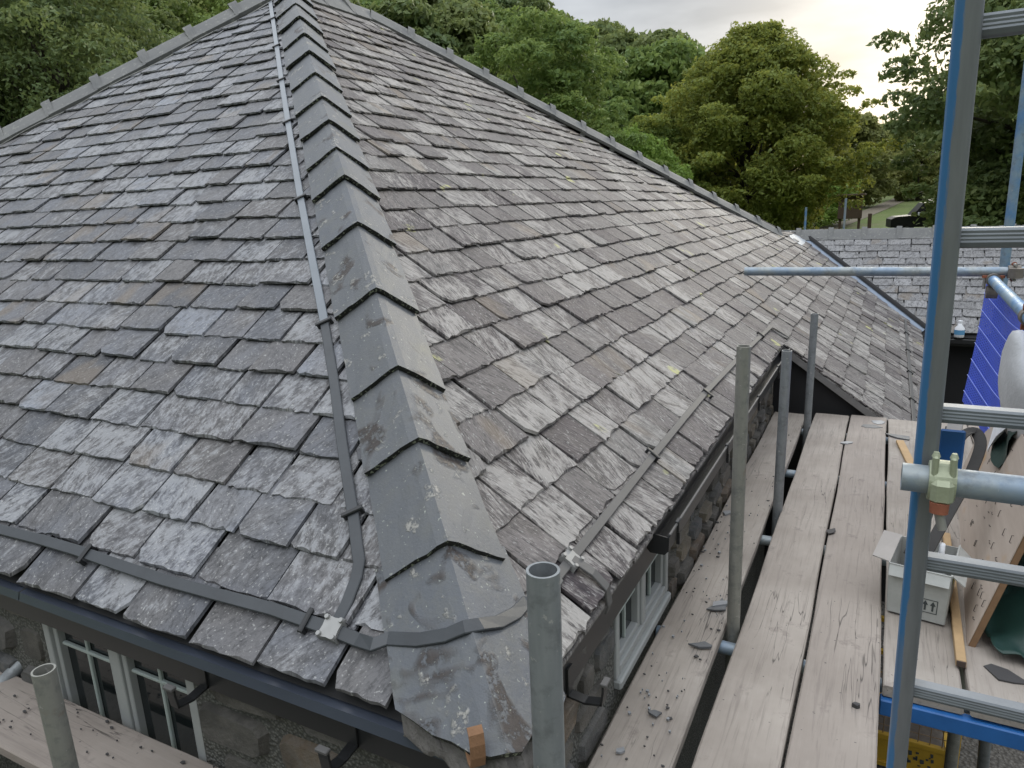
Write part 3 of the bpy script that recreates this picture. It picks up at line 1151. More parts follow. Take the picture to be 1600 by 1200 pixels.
# hip on the far left, seen along the skyline
hl0, hl1 = Vector((xl, CY, CZ)), Vector((AX - 0.05, AY1 - 0.05, AZ))
h2 = (hl1 - hl0).normalized()
e1 = Vector((1, 0, 0)); wA = (e1 - h2 * e1.dot(h2)).normalized()
e2 = Vector((0, 1, 0)); wB = (e2 - h2 * e2.dot(h2)).normalized()
nB = Vector((-T0, 0, 1)).normalized()
run_tiles(hl0, hl1, wA, wB, nL, nB, 15, 0.15, 0.075, house, 'left_hip_tile'.replace('left_', 'skyline_'), MAT['ridge_tile'], rr)
# hip running down to the wing
hr0 = Vector((HB[0], HB[1], zP(*HB))); hr1 = Vector((AX + 0.02, AY2 - 0.02, AZ))
h3 = (hr1 - hr0).normalized()
e1 = Vector((0, -1, 0)); wA = (e1 - h3 * e1.dot(h3)).normalized()
nB = Vector((0.2, T0, 1)).normalized()
e2 = h3.cross(nB); wB = e2.normalized() if e2.dot(Vector((0, 1, 0))) > 0 or True else -e2
if wB.dot(wA) > 0:
    wB = -wB
run_tiles(hr0, hr1, wA, wB, nR, nB, 14, 0.15, 0.075, house, 'skyline_hip_tile', MAT['ridge_tile'], rr)
# short ridge at the top
run_tiles((AX, AY1 - 0.05, AZ), (AX, AY2 + 0.05, AZ), Vector((-1, 0, -T0)).normalized(), Vector((1, 0, -T0)).normalized(), Vector((-T0, 0, 1)).normalized(), nR, 3, 0.16, 0.08, house, 'ridge_tile', MAT['ridge_tile'], rr)

# ------------------------------------------------------------------ walls with stones, windows
WXR = -0.70        # right wall face
WYL = 1.165        # left wall face


def wall_boxes(segs, name):
    mb_ = MB()
    for lo, hi in segs:
        mb_.box(lo, hi)
    return mb_.build(name, MAT['wall_mortar'], house)


WL0, WL1, WLB = -2.50, -1.73, -1.80     # left window opening
WR0, WR1, WRB = 1.955, 2.585, -1.57       # right window opening
ZT = CZ - 0.055
wallL = wall_boxes([((xl + .1, WYL, GZ), (WL0, WYL + .3, ZT)), ((WL1, WYL, GZ), (WXR - .001, WYL + .3, ZT)), ((WL0, WYL, GZ), (WL1, WYL + .3, WLB))], 'wall')
wallR = wall_boxes([((WXR - .3, WYL + .3, GZ), (WXR, WR0, ZT)), ((WXR - .3, WR1, GZ), (WXR, VERGE + .03, ZT)), ((WXR - .3, WR0, GZ), (WXR, WR1, WRB))], 'wall')
mb = MB()
mb.box((xl + .1, 2.2, GZ), (-1.6, 2.25, CZ - .1))
mb.box((-1.6, 2.2, GZ), (-1.55, 9, CZ - .1))
mb.build('inner_wall', MAT['void'], house)


def stones(parent, face, u0, u1, z0, z1, holes, r, hmin=.10, hmax=.19, wmin=.14, wmax=.36):
    z = z0
    while z < z1:
        hh = min(hmin + (hmax - hmin) * r.random(), z1 - z)
        if hh < 0.05:
            break
        u = u0 - r.random() * 0.1
        while u < u1:
            w = wmin + (wmax - wmin) * r.random()
            a, b = u + 0.014, u + w - 0.014
            u += w
            a, b = max(a, u0 + 0.005), min(b, u1 - 0.005)
            if b - a < 0.05:
                continue
            zz0, zz1 = z + 0.012, z + hh - 0.012
            skip = False
            for (ha, hb, hz) in holes:
                if b > ha - .01 and a < hb + .01 and zz1 > hz - .01:
                    if a < ha - 0.08:
                        b = ha - 0.012
                    elif b > hb + 0.08:
                        a = hb + 0.012
                    else:
                        skip = True
            if skip or b - a < 0.05:
                continue
            cx_, cz_ = (a + b) / 2, (zz0 + zz1) / 2
            ring = []
            for k in range(10):
                th = 2 * math.pi * k / 10 + 0.2
                cu, cv = math.cos(th), math.sin(th)
                pw = 0.45
                ring.append((cx_ + (b - a) / 2 * math.copysign(abs(cu) ** pw, cu) * (0.9 + 0.1 * r.random()), cz_ + (zz1 - zz0) / 2 * math.copysign(abs(cv) ** pw, cv) * (0.9 + 0.1 * r.random())))
            pr_ = 0.010 + 0.024 * r.random()
            V = [(p[0], p[1], -0.01) for p in ring] + [(cx_ + (p[0] - cx_) * 0.86, cz_ + (p[1] - cz_) * 0.82, pr_ * (0.8 + 0.4 * r.random())) for p in ring]
            mb_ = MB()
            if face == 'L':
                W = [(p[0], WYL - p[2], p[1]) for p in V]
            else:
                W = [(WXR + p[2], p[0], p[1]) for p in V]
            F = [(k, (k + 1) % 10, 10 + (k + 1) % 10, 10 + k) for k in range(10)] + [tuple(range(10, 20))]
            if face == 'R':
                pass
            mb_.add(W, F)
            mb_.build('stone', MAT['stone'], parent)
        z += hh


rs2 = random.Random(9)
stones(wallL, 'L', -3.6, WXR - .01, -1.95, ZT - 0.02, [(WL0, WL1, WLB)], rs2)
stones(wallR, 'R', WYL + .02, VERGE - .02, -1.95, ZT - 0.02, [(WR0, WR1, WRB)], rs2, .09, .17, .12, .30)


def window_unit(face, u0, u1, z0, z1, lights, depth=0.05):
    """casement window: frame, each light with its sash, glazing bars and pane"""
    def P(u, d, z):
        return (u, WYL + depth - d, z) if face == 'L' else (WXR - depth + d, u, z)

    def bx(mb_, ua, ub, da, db, za, zb):
        p, q = P(ua, da, za), P(ub, db, zb)
        lo = tuple(min(a, b) for a, b in zip(p, q)); hi = tuple(max(a, b) for a, b in zip(p, q))
        mb_.bbox(lo, hi, 0.003)
    fr = MB()
    bx(fr, u0, u0 + .034, 0, .05, z0, z1); bx(fr, u1 - .034, u1, 0, .05, z0, z1)
    bx(fr, u0 + .034, u1 - .034, 0, .05, z0, z0 + .034); bx(fr, u0 + .034, u1 - .034, 0, .05, z1 - .034, z1)
    n_l = lights
    w = (u1 - u0) / n_l
    for i in range(1, n_l):
        bx(fr, u0 + w * i - .022, u0 + w * i + .022, 0, .046, z0 + .034, z1 - .034)
    win = fr.build('window', MAT['frame_white'], house)
    for i in range(n_l):
        a = u0 + w * i + (.036 if i == 0 else .024)
        b = u0 + w * (i + 1) - (.036 if i == n_l - 1 else .024)
        za, zb = z0 + .036, z1 - .036
        s = MB()
        bx(s, a, a + .022, .004, .038, za, zb); bx(s, b - .022, b, .004, .038, za, zb)
        bx(s, a + .022, b - .022, .004, .038, za, za + .022); bx(s, a + .022, b - .022, .004, .038, zb - .022, zb)
        s.build('sash', MAT['frame_white'], win)
        g_ = MB()
        mu = (a + b) / 2
        bx(g_, mu - .006, mu + .006, .012, .026, za + .022, zb - .022)
        g_.build('glazing_bar', MAT['glazing'], win)
        zm = za + (zb - za) * (0.62 if face == 'L' else 0.5)
        g_ = MB(); bx(g_, a + .022, b - .022, .013, .0275, zm - .006, zm + .006)
        g_.build('glazing_bar', MAT['glazing'], win)
        p = MB(); bx(p, a + .020, b - .020, .008, .013, za + .020, zb - .020)
        p.build('pane', MAT['glass'], win)
    return win


window_unit('L', WL0, WL1, -1.79, -1.165, 2)
window_unit('R', WR0, WR1, -1.55, -1.165, 2, 0.04)
mb = MB(); mb.bbox((WXR - .06, WR0 + .002, -1.588), (WXR + .025, WR1 - .002, -1.553), .006)
mb.build('window_sill', MAT['frame_white'], house)

# eaves: fascia, eaves trim with the sky's blue painted in (left), gutter (right)
mb = MB()
mb.box((xl + .2, 1.112, CZ - .175), (WXR + .01, 1.135, CZ - .028))
mb.build('fascia', MAT['black_plastic'], house)
mb = MB()
for (a, b) in ((-6.0, -2.37), (-2.365, -0.735)):
    vv = [(a, 1.125, CZ - .012), (b, 1.125, CZ - .012), (b, 1.062, CZ - .030), (a, 1.062, CZ - .030), (b, 1.055, CZ - .056), (a, 1.055, CZ - .056),
          (a, 1.060, CZ - .056), (b, 1.060, CZ - .056), (a, 1.066, CZ - .036), (b, 1.066, CZ - .036)]
    mb.add(vv, [(0, 3, 2, 1), (3, 5, 4, 2), (5, 6, 7, 4), (6, 8, 9, 7)])
mb.build('eaves_trim', MAT['trim_sky_tint'], house)
mb = MB(); mb.box((-.678, WYL - .05, CZ - .16), (-.664, 2.19, CZ - .045)); mb.box((-.678, 2.19, CZ - .16), (-.664, VERGE + .02, CZ - .045))
mb.build('fascia', MAT['black_plastic'], house)


def bracket(face, u, d0=0.0):
    mb_ = MB()
    prof = [(0.0, 0.03), (0.0, -0.055), (0.05, -0.062), (0.098, -0.052), (0.104, -0.01), (0.104, 0.012)]
    w = 0.030
    for i in range(len(prof) - 1):
        (d1, z1_), (d2, z2_) = prof[i], prof[i + 1]
        dirv = Vector((d2 - d1, z2_ - z1_)).normalized()
        nv = Vector((-dirv.y, dirv.x)) * 0.006
        q = [(d1, z1_), (d2, z2_), (d2 + nv.x, z2_ + nv.y), (d1 + nv.x, z1_ + nv.y)]
        V = []
        for s_ in (-w / 2, w / 2):
            for (d, z) in q:
                V.append((u + s_, 1.111 - d, CZ - .115 + z) if face == 'L' else (-.663 + d, u + s_, CZ - .115 + z))
        mb_.add(V, [(0, 1, 2, 3), (7, 6, 5, 4), (0, 4, 5, 1), (1, 5, 6, 2), (2, 6, 7, 3), (3, 7, 4, 0)])
    b = mb_.build('gutter_bracket', MAT['black_plastic'], house)
    c_ = MB()
    if face == 'L':
        c_.bbox((u - .018, 1.111 - .112, CZ - .108), (u + .018, 1.111 - .094, CZ - .098), .002)
    else:
        c_.bbox((-.663 + .094, u - .018, CZ - .108), (-.663 + .112, u + .018, CZ - .098), .002)
    c_.build('bracket_clip', MAT['tape_grey'], b)


for u in (-1.60, -1.07, -2.9, -3.6):
    bracket('L', u)
bracket('R', 1.50)
# gutter along the right eaves
GY0, GY1 = 2.20, VERGE + 0.02
mb = MB()
gp = [(-.662, -1.112), (-.662, -1.175), (-.650, -1.188), (-.600, -1.188), (-.586, -1.172), (-.584, -1.122), (-.591, -1.116), (-.591, -1.122), (-.590, -1.169), (-.602, -1.182), (-.648, -1.182), (-.656, -1.172), (-.656, -1.112)]
NG = len(gp)
V = [(p[0], GY0, p[1]) for p in gp] + [(p[0], GY1, p[1]) for p in gp]
mb.add(V, [(i, NG + i, NG + (i + 1) % NG, (i + 1) % NG) for i in range(NG)])
gut = mb.build('gutter', MAT['black_plastic'], house)
mb = MB()
mb.add([(p[0], GY0 - .004, p[1]) for p in gp[:6]] + [(p[0], GY0, p[1]) for p in gp[:6]], [(0, 1, 2, 3, 4, 5), (6, 11, 10, 9, 8, 7), (0, 6, 7, 1), (1, 7, 8, 2), (2, 8, 9, 3), (3, 9, 10, 4), (4, 10, 11, 5), (5, 11, 6, 0)])
mb.build('stop_end', MAT['black_plastic'], gut)
mb = MB(); mb.bbox((-.591, GY0 + .01, -1.121), (-.582, GY1, -1.113), .002)
mb.build('gutter_lip', MAT['tape_grey'], gut)
for y in (2.32, 3.2, 4.1, 4.9):
    mb = MB(); mb.bbox((-.594, y - .018, -1.150), (-.578, y + .018, -1.106), .003); mb.box((-.588, y - .014, -1.196), (-.576, y + .014, -1.15))
    mb.build('gutter_clip', MAT['black_plastic'], gut)

# black gable under the lower extension of the slope, its walls
mb = MB()
N = 8
vv = [(CX - .05 + (EX2 - .03 - CX + .05) * i / N, VERGE + .035, zP(CX - .05 + (EX2 - .03 - CX + .05) * i / N, VERGE) - .02) for i in range(N + 1)]
vv += [(EX2 - .03, VERGE + .035, GZ), (CX - .05, VERGE + .035, GZ)]
mb.add(vv, [tuple(range(len(vv)))])
mb.box((EX2 - .09, VERGE + .04, GZ), (EX2 - .03, 10.9, zP(EX2, 8) - .03))
mb.build('gable_cladding', MAT['void'], house)
mb = MB()
for i in range(10):
    x0 = CX + (EX2 - CX) * i / 10; x1 = CX + (EX2 - CX) * (i + 1) / 10
    mb.add([(x0, VERGE - .006, zP(x0, VERGE) + .004), (x1, VERGE - .006, zP(x1, VERGE) + .004), (x1, VERGE - .006, zP(x1, VERGE) - .05), (x0, VERGE - .006, zP(x0, VERGE) - .05),
            (x0, VERGE + .02, zP(x0, VERGE) + .004), (x1, VERGE + .02, zP(x1, VERGE) + .004), (x1, VERGE + .02, zP(x1, VERGE) - .05), (x0, VERGE + .02, zP(x0, VERGE) - .05)],
           [(0, 3, 2, 1), (4, 5, 6, 7), (0, 1, 5, 4), (3, 7, 6, 2)])
mb.build('verge_board', MAT['timber_grey'], house)
# eaves gutter of the lower extension
mb = MB()
V = [(p[0] + (EX2 - CX), VERGE, p[1] + zP(EX2, 8) - CZ) for p in gp] + [(p[0] + (EX2 - CX), 10.55, p[1] + zP(EX2, 8) - CZ) for p in gp]
mb.add(V, [(i, NG + i, NG + (i + 1) % NG, (i + 1) % NG) for i in range(NG)])
mb.build('gutter', MAT['black_plastic'], house)

# ------------------------------------------------------------------ lower wing behind
wing = empty('slate_wing', (2.5, 12.3, GZ), 'low wing with a straight pale slate roof and dark walls behind the ladder', 'house')
XW0, XW1 = -1.75, 6.2
mb = MB()
mb.add([(-1.36, 12.3, -.654), (XW1, 12.3, -.654), (XW1, 10.62, zW(10.62) - .014), (.44, 10.62, zW(10.62) - .014)], [(0, 3, 2, 1)])
mb.add([(XW0, 12.3, -.654), (XW1, 12.3, -.654), (XW1, 14.0, -1.9), (XW0, 14.0, -1.9)], [(0, 1, 2, 3)])
wroof = mb.build('roof', MAT['deck'], wing)
recW = lay_slates('W', 'slate_W', 0.0, 14, GWg, None, lambda q, k: (11.087 - (10.66 + q)) / 0.9146 + 0.10, lambda q, k: XW1, rs, 0.22, 0.31, False, 0.006)
itW = finish_slates('W', recW, GWg, 'slate_W', wroof, lambda q, k: (11.087 - (10.66 + q)) / 0.9146 + 0.10, lambda q, k: XW1, 0, 0, lambda p: p[1] - 10.66)
itW = [(a, r_, Mx, P, cl, 'slate_W') for (a, r_, Mx, P, cl) in itW if P[:, 1].max() < 12.62]
place_slates(itW, 220, wroof, 'slate_courses')
run_tiles((XW0, 12.3, -.655), (XW1, 12.3, -.655), Vector((0, -1, -.738)).normalized(), Vector((0, 1, -.738)).normalized(), Vector((0, -.738, 1)).normalized(), Vector((0, .738, 1)).normalized(), 17, 0.155, 0.085, wing, 'ridge_tile', MAT['ridge_tile'], rr)
mb = MB(); mb.box((.40, 10.86, GZ), (XW1, 10.95, -1.90))
mb.build('wall', MAT['void'], wing)
mb = MB(); mb.box((.44, 10.70, -2.02), (XW1, 10.73, -1.90)); mb.build('fascia', MAT['black_plastic'], wing)
mb = MB()
V = [(.46, 10.66 - (p[0] + .662), p[1] - .79) for p in gp] + [(XW1, 10.66 - (p[0] + .662), p[1] - .79) for p in gp]
mb.add(V, [(i, (i + 1) % NG, NG + (i + 1) % NG, NG + i) for i in range(NG)])
mb.build('gutter', MAT['black_plastic'], wing)
# valley: blue-grey lead trough, dark upstand
mb = MB()
NV = 12
vv = []
for i in range(NV + 1):
    s_ = i / NV
    x = VT[0] + (EX2 + .02 - VT[0]) * s_
    y = 11.087 - .9146 * x
    zz = zW(y)
    for du, dz in ((-.11, .018), (-.02, -.004), (.02, -.002), (.12, .016)):
        px_, py_ = x + du * .68, y + du * .74
        vv.append((px_, py_, max(zz + dz, (zP(px_, py_) + .016) if du < 0 else zW(py_) + .012)))
mb.add(vv, [(4 * i + j, 4 * i + j + 1, 4 * i + j + 5, 4 * i + j + 4) for i in range(NV) for j in range(3)])
val = mb.build('valley_lead', MAT['lead'], wing)
mb = MB()
vv = []
for i in range(NV + 1):
    s_ = i / NV
    x = VT[0] + .12 + (EX2 - VT[0] - .10) * s_
    y = 11.087 - .9146 * x
    p = (x + .055 * .68, y + .055 * .74)
    vv += [(p[0], p[1], zW(p[1]) + .030), (p[0] + .012, p[1] + .012, zW(p[1]) + .052), (p[0] + .030, p[1] + .030, zW(p[1] + .030) + .045)]
mb.add(vv, [(3 * i + j, 3 * i + j + 1, 3 * i + j + 4, 3 * i + j + 3) for i in range(NV) for j in range(2)])
mb.build('slate_cut_edge', MAT['void'], val)
mb = MB()
rp = random.Random(2)
ring = []
for k in range(14):
    th = 2 * math.pi * k / 14
    x, y = -1.19 + .13 * math.cos(th) * (1 + .2 * rp.random()), 11.72 + .42 * math.sin(th) * (1 + .15 * rp.random())
    ring.append((x, y, zP(x, y) + .036))
mb.add(ring + [(p[0], p[1], p[2] - .03) for p in ring], [tuple(range(14))] + [(k, 14 + k, 14 + (k + 1) % 14, (k + 1) % 14) for k in range(14)])
mb.build('lead_saddle', MAT['lead_pale'], wing)
# white bottle left in the wing's gutter
mb = MB()
bc = Vector((0.90, 10.61, -1.885))
mb.path_tube([bc, bc + Vector((0, 0, .01)), bc + Vector((0, 0, .12)), bc + Vector((0, 0, .16)), bc + Vector((0, 0, .19))], [.05, .058, .056, .025, .022], 12)
bt = mb.build('plastic_bottle', MAT['paper'])
tag(bt, 'small white plastic bottle standing in the far gutter', 'bottle')
mb = MB(); mb.tube(bc + Vector((0, 0, .19)), bc + Vector((0, 0, .215)), .026, n=10); mb.build('cap', MAT['paper'], bt)
mb = MB(); mb.tube(bc + Vector((0, 0, .04)), bc + Vector((0, 0, .10)), .0595, n=12, cap=False); mb.build('bottle_label', MAT['print_blue'], bt)

# ------------------------------------------------------------------ lightning conductor
lc = empty('lightning_conductor', (-1.143, 1.177, -1.0), 'flat black lightning conductor tape clipped along the eaves and hip', 'conductor')
TH = 0.034
TW = 0.034


def Lp(x, y, h=TH):
    return Vector((x, y, zL(x, y))) + nL * h


def Rp(x, y, h=TH):
    return Vector((x, y, zP(x, y))) + nR * h


rt = random.Random(8)
pts = [Lp(-6.5 + 5.357 * i / 26, 1.178 + .004 * math.sin(i * 1.3)) for i in range(27)]
pts[-1] = Lp(-1.143, 1.177)
pts += [Lp(-1.06, 1.172)]
a0 = 0.12
cr0 = hip_pt(0.14) + Vector((0, 0, .115))
upH = (nL + nR).normalized()


def on_tile(a, side, u):
    w_, n2_ = (wL, nL) if side < 0 else (wR, nR)
    lf = .022 * (1 - (a + .035) * HK / .6) + .004
    return hip_pt(a) + w_ * (u * .182 * (.95 if side < 0 else 1)) + upH * ((.092 + lf) * (1 - u)) + n2_ * ((.030 + lf) * u)


pts += [Lp(-1.0, 1.168, .055), on_tile(.20, -1, .97), on_tile(.17, -1, .62), on_tile(.152, -1, .3), on_tile(.147, -1, .08), on_tile(.148, 1, .12), on_tile(.16, 1, .4), on_tile(.185, 1, .72), on_tile(.215, 1, .98)]
nrs = [nL] * 28 + [nL, nL, nL, nL, upH, upH, nR, nR, nR]
pts += [Rp(-.742, 1.45, .05), Rp(-.752, 1.60)]
nrs += [nR] * 2
mb = MB().ribbon(pts, nrs, TW, .007)
mb.build('conductor_tape', MAT['tape_black'], lc)
rp_ = [(-.755, 1.60), (-.757, 1.70), (-.765, 2.1), (-.776, 2.58), (-.784, 3.1), (-.790, 3.6), (-.786, 4.4), (-.778, 5.1), (-.769, 5.66), (-.745, 5.70), (-.64, 5.74)]
mb = MB().ribbon([Rp(*p) for p in rp_], [nR] * len(rp_), TW * .85, .007)
mb.build('conductor_tape', MAT['tape_grey'], lc)
# tape rising beside the hip: black lower half, sky sheen painted into the paler upper half
hp = [(-1.143, 1.177), (-1.140, 1.205), (-1.140, 1.235), (-1.150, 1.29), (-1.166, 1.325), (-1.20, 1.36), (-1.257, 1.422), (-1.432, 1.60), (-1.63, 1.81), (-1.84, 2.022)]
mb = MB().ribbon([Lp(*p) for p in hp], [nL] * len(hp), TW, .007)
mb.build('conductor_tape', MAT['tape_black'], lc)
hp2 = [(-1.84, 2.022), (-2.15, 2.325), (-2.49, 2.658), (-3.02, 3.19), (-3.55, 3.725), (-4.22, 4.41), (-4.78, 4.98)]
mb = MB().ribbon([Lp(*p) for p in hp2], [nL] * len(hp2), TW, .007)
mb.build('conductor_tape', MAT['tape_sky_sheen'], lc)
# tail turned down over the eaves
tl = [Rp(-.755, 1.70, .042), Rp(-.70, 1.705, .05), Rp(-.655, 1.71, .04), Vector((-.632, 1.712, CZ + .02)), Vector((-.626, 1.712, CZ - .01)), Vector((-.634, 1.712, CZ - .035))]
tn = [nR, nR, nR, Vector((1, 0, .5)), Vector((1, 0, 0)), Vector((1, 0, -.3))]
MB().ribbon(tl, tn, TW, .006).build('conductor_tape', MAT['tape_grey'], lc)
# tape near the lower eaves beyond the scaffold
tp = [(0.26, y) for y in np.linspace(VERGE + .1, 10.6, 9)]
MB().ribbon([Rp(*p) for p in tp], [nR] * 9, TW, .007).build('conductor_tape', MAT['tape_grey'], lc)
# thin bare cable along the skyline hip
cb_ = [hl0 + (hl1 - hl0) * s_ + wA * 0 + Vector((.15, -.05, .015 + .012 * math.sin(s_ * 60))) for s_ in np.linspace(.25, .98, 40)]
cb_ = [Vector((p.x, p.y, zL(p.x, p.y) + .035 + .008 * math.sin(i))) for i, p in enumerate(cb_)]
MB().path_tube(cb_, [.006] * len(cb_), 6).build('conductor_cable', MAT['clamp'], lc)


def clip(p, along, n_, mat='black_plastic'):
    along = (along - n_ * along.dot(n_)).normalized()
    w = along.cross(n_).normalized()
    Mx = Matrix.Identity(4)
    for i in range(3):
        Mx[i][0] = w[i]; Mx[i][1] = along[i]; Mx[i][2] = n_[i]; Mx[i][3] = p[i]
    mb_ = MB()
    mb_.bbox((-.030, -.007, -.034), (-.0185, .007, .012), .002, Mx)
    mb_.bbox((.0185, -.007, -.034), (.030, .007, .012), .002, Mx)
    mb_.bbox((-.033, -.008, .0085), (.033, .008, .016), .003, Mx)
    return mb_.build('tape_clip', MAT[mat], lc)


def clampplate(p, along, n_):
    along = (along - n_ * along.dot(n_)).normalized()
    w = along.cross(n_).normalized()
    out = []
    for k in range(8):
        th = math.pi / 4 * k
        r_ = 0.040 if k % 2 else 0.025
        out.append((math.cos(th) * r_, math.sin(th) * r_))
    V = [p + w * a + along * b + n_ * .010 for a, b in out] + [p + w * a * 1.05 + along * b * 1.05 + n_ * -.012 for a, b in out]
    mb_ = MB()
    mb_.add(V, [tuple(range(8))] + [(k, 8 + k, 8 + (k + 1) % 8, (k + 1) % 8) for k in range(8)])
    o = mb_.build('square_clamp', MAT['clamp'], lc)
    for k in (1, 3, 5, 7):
        a, b = out[k][0] * .78, out[k][1] * .78
        q = p + w * a + along * b
        MB().tube(q + n_ * .008, q + n_ * .017, .008, .006, 8).build('screw', MAT['clamp'], o)


for x in (-1.225, -2.13, -3.05, -3.95):
    clip(Lp(x, 1.178), Vector((1, 0, 0)), nL)
for i, (x, y) in enumerate([(-1.265, 1.431), (-1.829, 2.011), (-2.49, 2.658), (-3.10, 3.27), (-3.55, 3.725), (-4.0, 4.185), (-4.45, 4.64)]):
    clip(Lp(x, y), Vector((-1, 1, T0)), nL)
for y in (2.58, 3.55, 4.45, 5.25):
    clip(Rp(-.780, y), Vector((0, 1, 0)), nR)
for y in (6.6, 7.6, 8.6, 9.6):
    clip(Rp(.26, y), Vector((0, 1, 0)), nR)
clampplate(Lp(-1.143, 1.178, TH + .004), Vector((1, 0, 0)), nL)
clampplate(Rp(-.757, 1.70, TH + .004), Vector((0, 1, 0)), nR)
#SECTION2

# ------------------------------------------------------------------ scaffold: boards
rb = random.Random(14)


def board(lo, hi, along, label, group, sag=0.004, tilt=0.0):
    """scaffold board with worn edges, slightly wavy"""
    lo, hi = Vector(lo), Vector(hi)
    N_ = 24
    prof = []
    w = (hi.x - lo.x) if along == 'Y' else (hi.y - lo.y)
    t_ = hi.z - lo.z
    b = 0.005
    sec = [(-w / 2, b), (-w / 2 + b, 0), (w / 2 - b, 0), (w / 2, b), (w / 2, t_ - b), (w / 2 - b, t_), (0, t_ + .001), (-w / 2 + b, t_), (-w / 2, t_ - b)]
    K_ = len(sec)
    ph = rb.random() * 9
    V, Fc = [], []
    L0, L1 = (lo.y, hi.y) if along == 'Y' else (lo.x, hi.x)
    c0 = (lo.x + hi.x) / 2 if along == 'Y' else (lo.y + hi.y) / 2
    for i in range(N_ + 1):
        s_ = L0 + (L1 - L0) * i / N_
        dz = sag * math.sin(ph + s_ * 1.7)
        dw = 0.0025 * math.sin(ph * 2 + s_ * 4)
        for j, (a, z) in enumerate(sec):
            aa = a + dw + (rb.random() - .5) * 0.002
            p = (c0 + aa, s_, lo.z + z + dz + tilt * a) if along == 'Y' else (s_, c0 - aa, lo.z + z + dz + tilt * a)
            V.append(p)
    for i in range(N_):
        for j in range(K_):
            Fc.append((i * K_ + j, i * K_ + (j + 1) % K_, (i + 1) * K_ + (j + 1) % K_, (i + 1) * K_ + j))
    Fc.append(tuple(range(K_)))
    Fc.append(tuple(reversed([N_ * K_ + j for j in range(K_)])))
    mb_ = MB(); mb_.add(V, Fc)
    o = mb_.build('scaffold_board', MAT['board'])
    if along == 'X':
        # same grain direction in object space: turn the object so its length is local Y
        me = o.data
        co = np.empty(len(me.vertices) * 3); me.vertices.foreach_get('co', co); co = co.reshape(-1, 3)
        co2 = np.stack([co[:, 1], -co[:, 0], co[:, 2]], 1)
        me.vertices.foreach_set('co', co2.ravel())
        o.rotation_euler = (0, 0, math.pi / 2)
    return tag(o, label, 'board', group)


GB = 'scaffold boards of the platform'
BZ0, BZ1 = -1.63, -1.59
board((-.662, .55, BZ0), (-.440, 5.46, BZ1), 'Y', 'dusty scaffold board nearest the wall, left of the row of upright tubes', GB)
board((-.384, .30, BZ0), (-.156, 5.50, BZ1), 'Y', 'scaffold board immediately right of the row of upright tubes', GB)
board((-.146, .30, BZ0 + .002), (.086, 5.53, BZ1 + .002), 'Y', 'middle scaffold board with black burnt spot near its front', GB)
board((.100, 2.352, BZ0), (.330, 5.53, BZ1), 'Y', 'shorter scaffold board carrying the white box, cut off before the ladder', GB)
board((.343, 2.345, BZ0 + .001), (.575, 5.55, BZ1 + .001), 'Y', 'scaffold board beneath the leaning plywood panel', GB)
board((.585, 2.36, BZ0), (.815, 5.55, BZ1), 'Y', 'outermost scaffold board at the right edge under the tarpaulin', GB)
board((-4.6, .918, BZ0), (-1.05, 1.148, BZ1), 'X', 'chip strewn scaffold board below the left window', GB)
board((-4.6, .655, BZ0 - .06), (-2.02, .885, BZ1 - .06), 'X', 'dark lower scaffold board in the bottom left corner', GB)


# ------------------------------------------------------------------ scaffold: tubes and couplers
RT = 0.02415


def tube(p0, p1, label, mat='galv', group=None, name='scaffold_tube', r=RT):
    mb_ = MB().tube(p0, p1, r, n=24, hollow=True)
    # object space z along the tube so streaks follow it
    p0, p1 = Vector(p0), Vector(p1)
    q = (p1 - p0).to_track_quat('Z', 'Y')
    me = bpy.data.meshes.new(name)
    org = p0
    inv = q.inverted()
    me.from_pydata([tuple(inv @ (Vector(v) - org)) for v in mb_.v], [], mb_.f)
    me.polygons.foreach_set('use_smooth', mb_.sm)
    me.materials.append(MAT[mat])
    o = bpy.data.objects.new(name, me)
    o.location = org
    o.rotation_euler = q.to_euler()
    link(o)
    return tag(o, label, 'tube', group)


GU = 'upright scaffold tubes'
tube((-.3965, .812, GZ), (-.393, .810, -.496), 'open topped galvanised upright tube standing in front of the roof corner', 'galv', GU, 'scaffold_upright')
tube((-1.594, .730, GZ), (-1.591, .725, -.957), 'weathered upright tube rising at the bottom left by the window', 'galv_dirty', GU, 'scaffold_upright')
tube((-.412, 2.50, GZ), (-.413, 2.492, -.503), 'rust streaked weathered upright tube, nearest of the row of three', 'galv_dirty', GU, 'scaffold_upright')
tube((-.410, 3.65, GZ), (-.400, 3.65, -.749), 'upright tube in the middle of the row of three by the gutter', 'galv', GU, 'scaffold_upright')
tube((-.412, 5.16, GZ), (-.402, 5.15, -.793), 'farthest upright tube of the row of three against the slates', 'galv', GU, 'scaffold_upright')
tube((.572, 4.64, GZ), (.560, 4.64, 1.1), 'tall blue banded upright tube behind the ladder', 'paint_blue_tube', GU, 'scaffold_upright')
GT = 'cross tubes under the boards'
for y, w_ in ((2.44, 'nearest of the tubes crossing under the boards'), (3.40, 'second tube crossing under the boards from the front'), (4.36, 'third tube crossing under the boards from the front'), (5.22, 'farthest tube crossing under the boards')):
    tube((-.692, y, -1.656), (.95, y, -1.656), w_, 'galv_blue', GT)
tube((-.72, 4.27, -.425), (1.30, 4.33, -.425), 'pale blue marked guard rail tube reaching out over the slates', 'galv_blue')
tube((.052, 1.338, -.487), (.90, 1.338, -.487), 'thick galvanised tube clamped across the ladder', 'galv_blue')
tube((.470, 2.75, -.47), (.480, 4.50, -.46), 'worn blue guard rail tube above the blue netting', 'paint_blue_tube')
tube((.42, 3.10, GZ), (.40, 3.08, -1.70), 'grey upright tube beneath the board ends', 'galv_dirty')
tube((.62, 3.6, GZ), (.50, 3.1, -1.70), 'slanting galvanised tube beneath the board ends', 'galv')
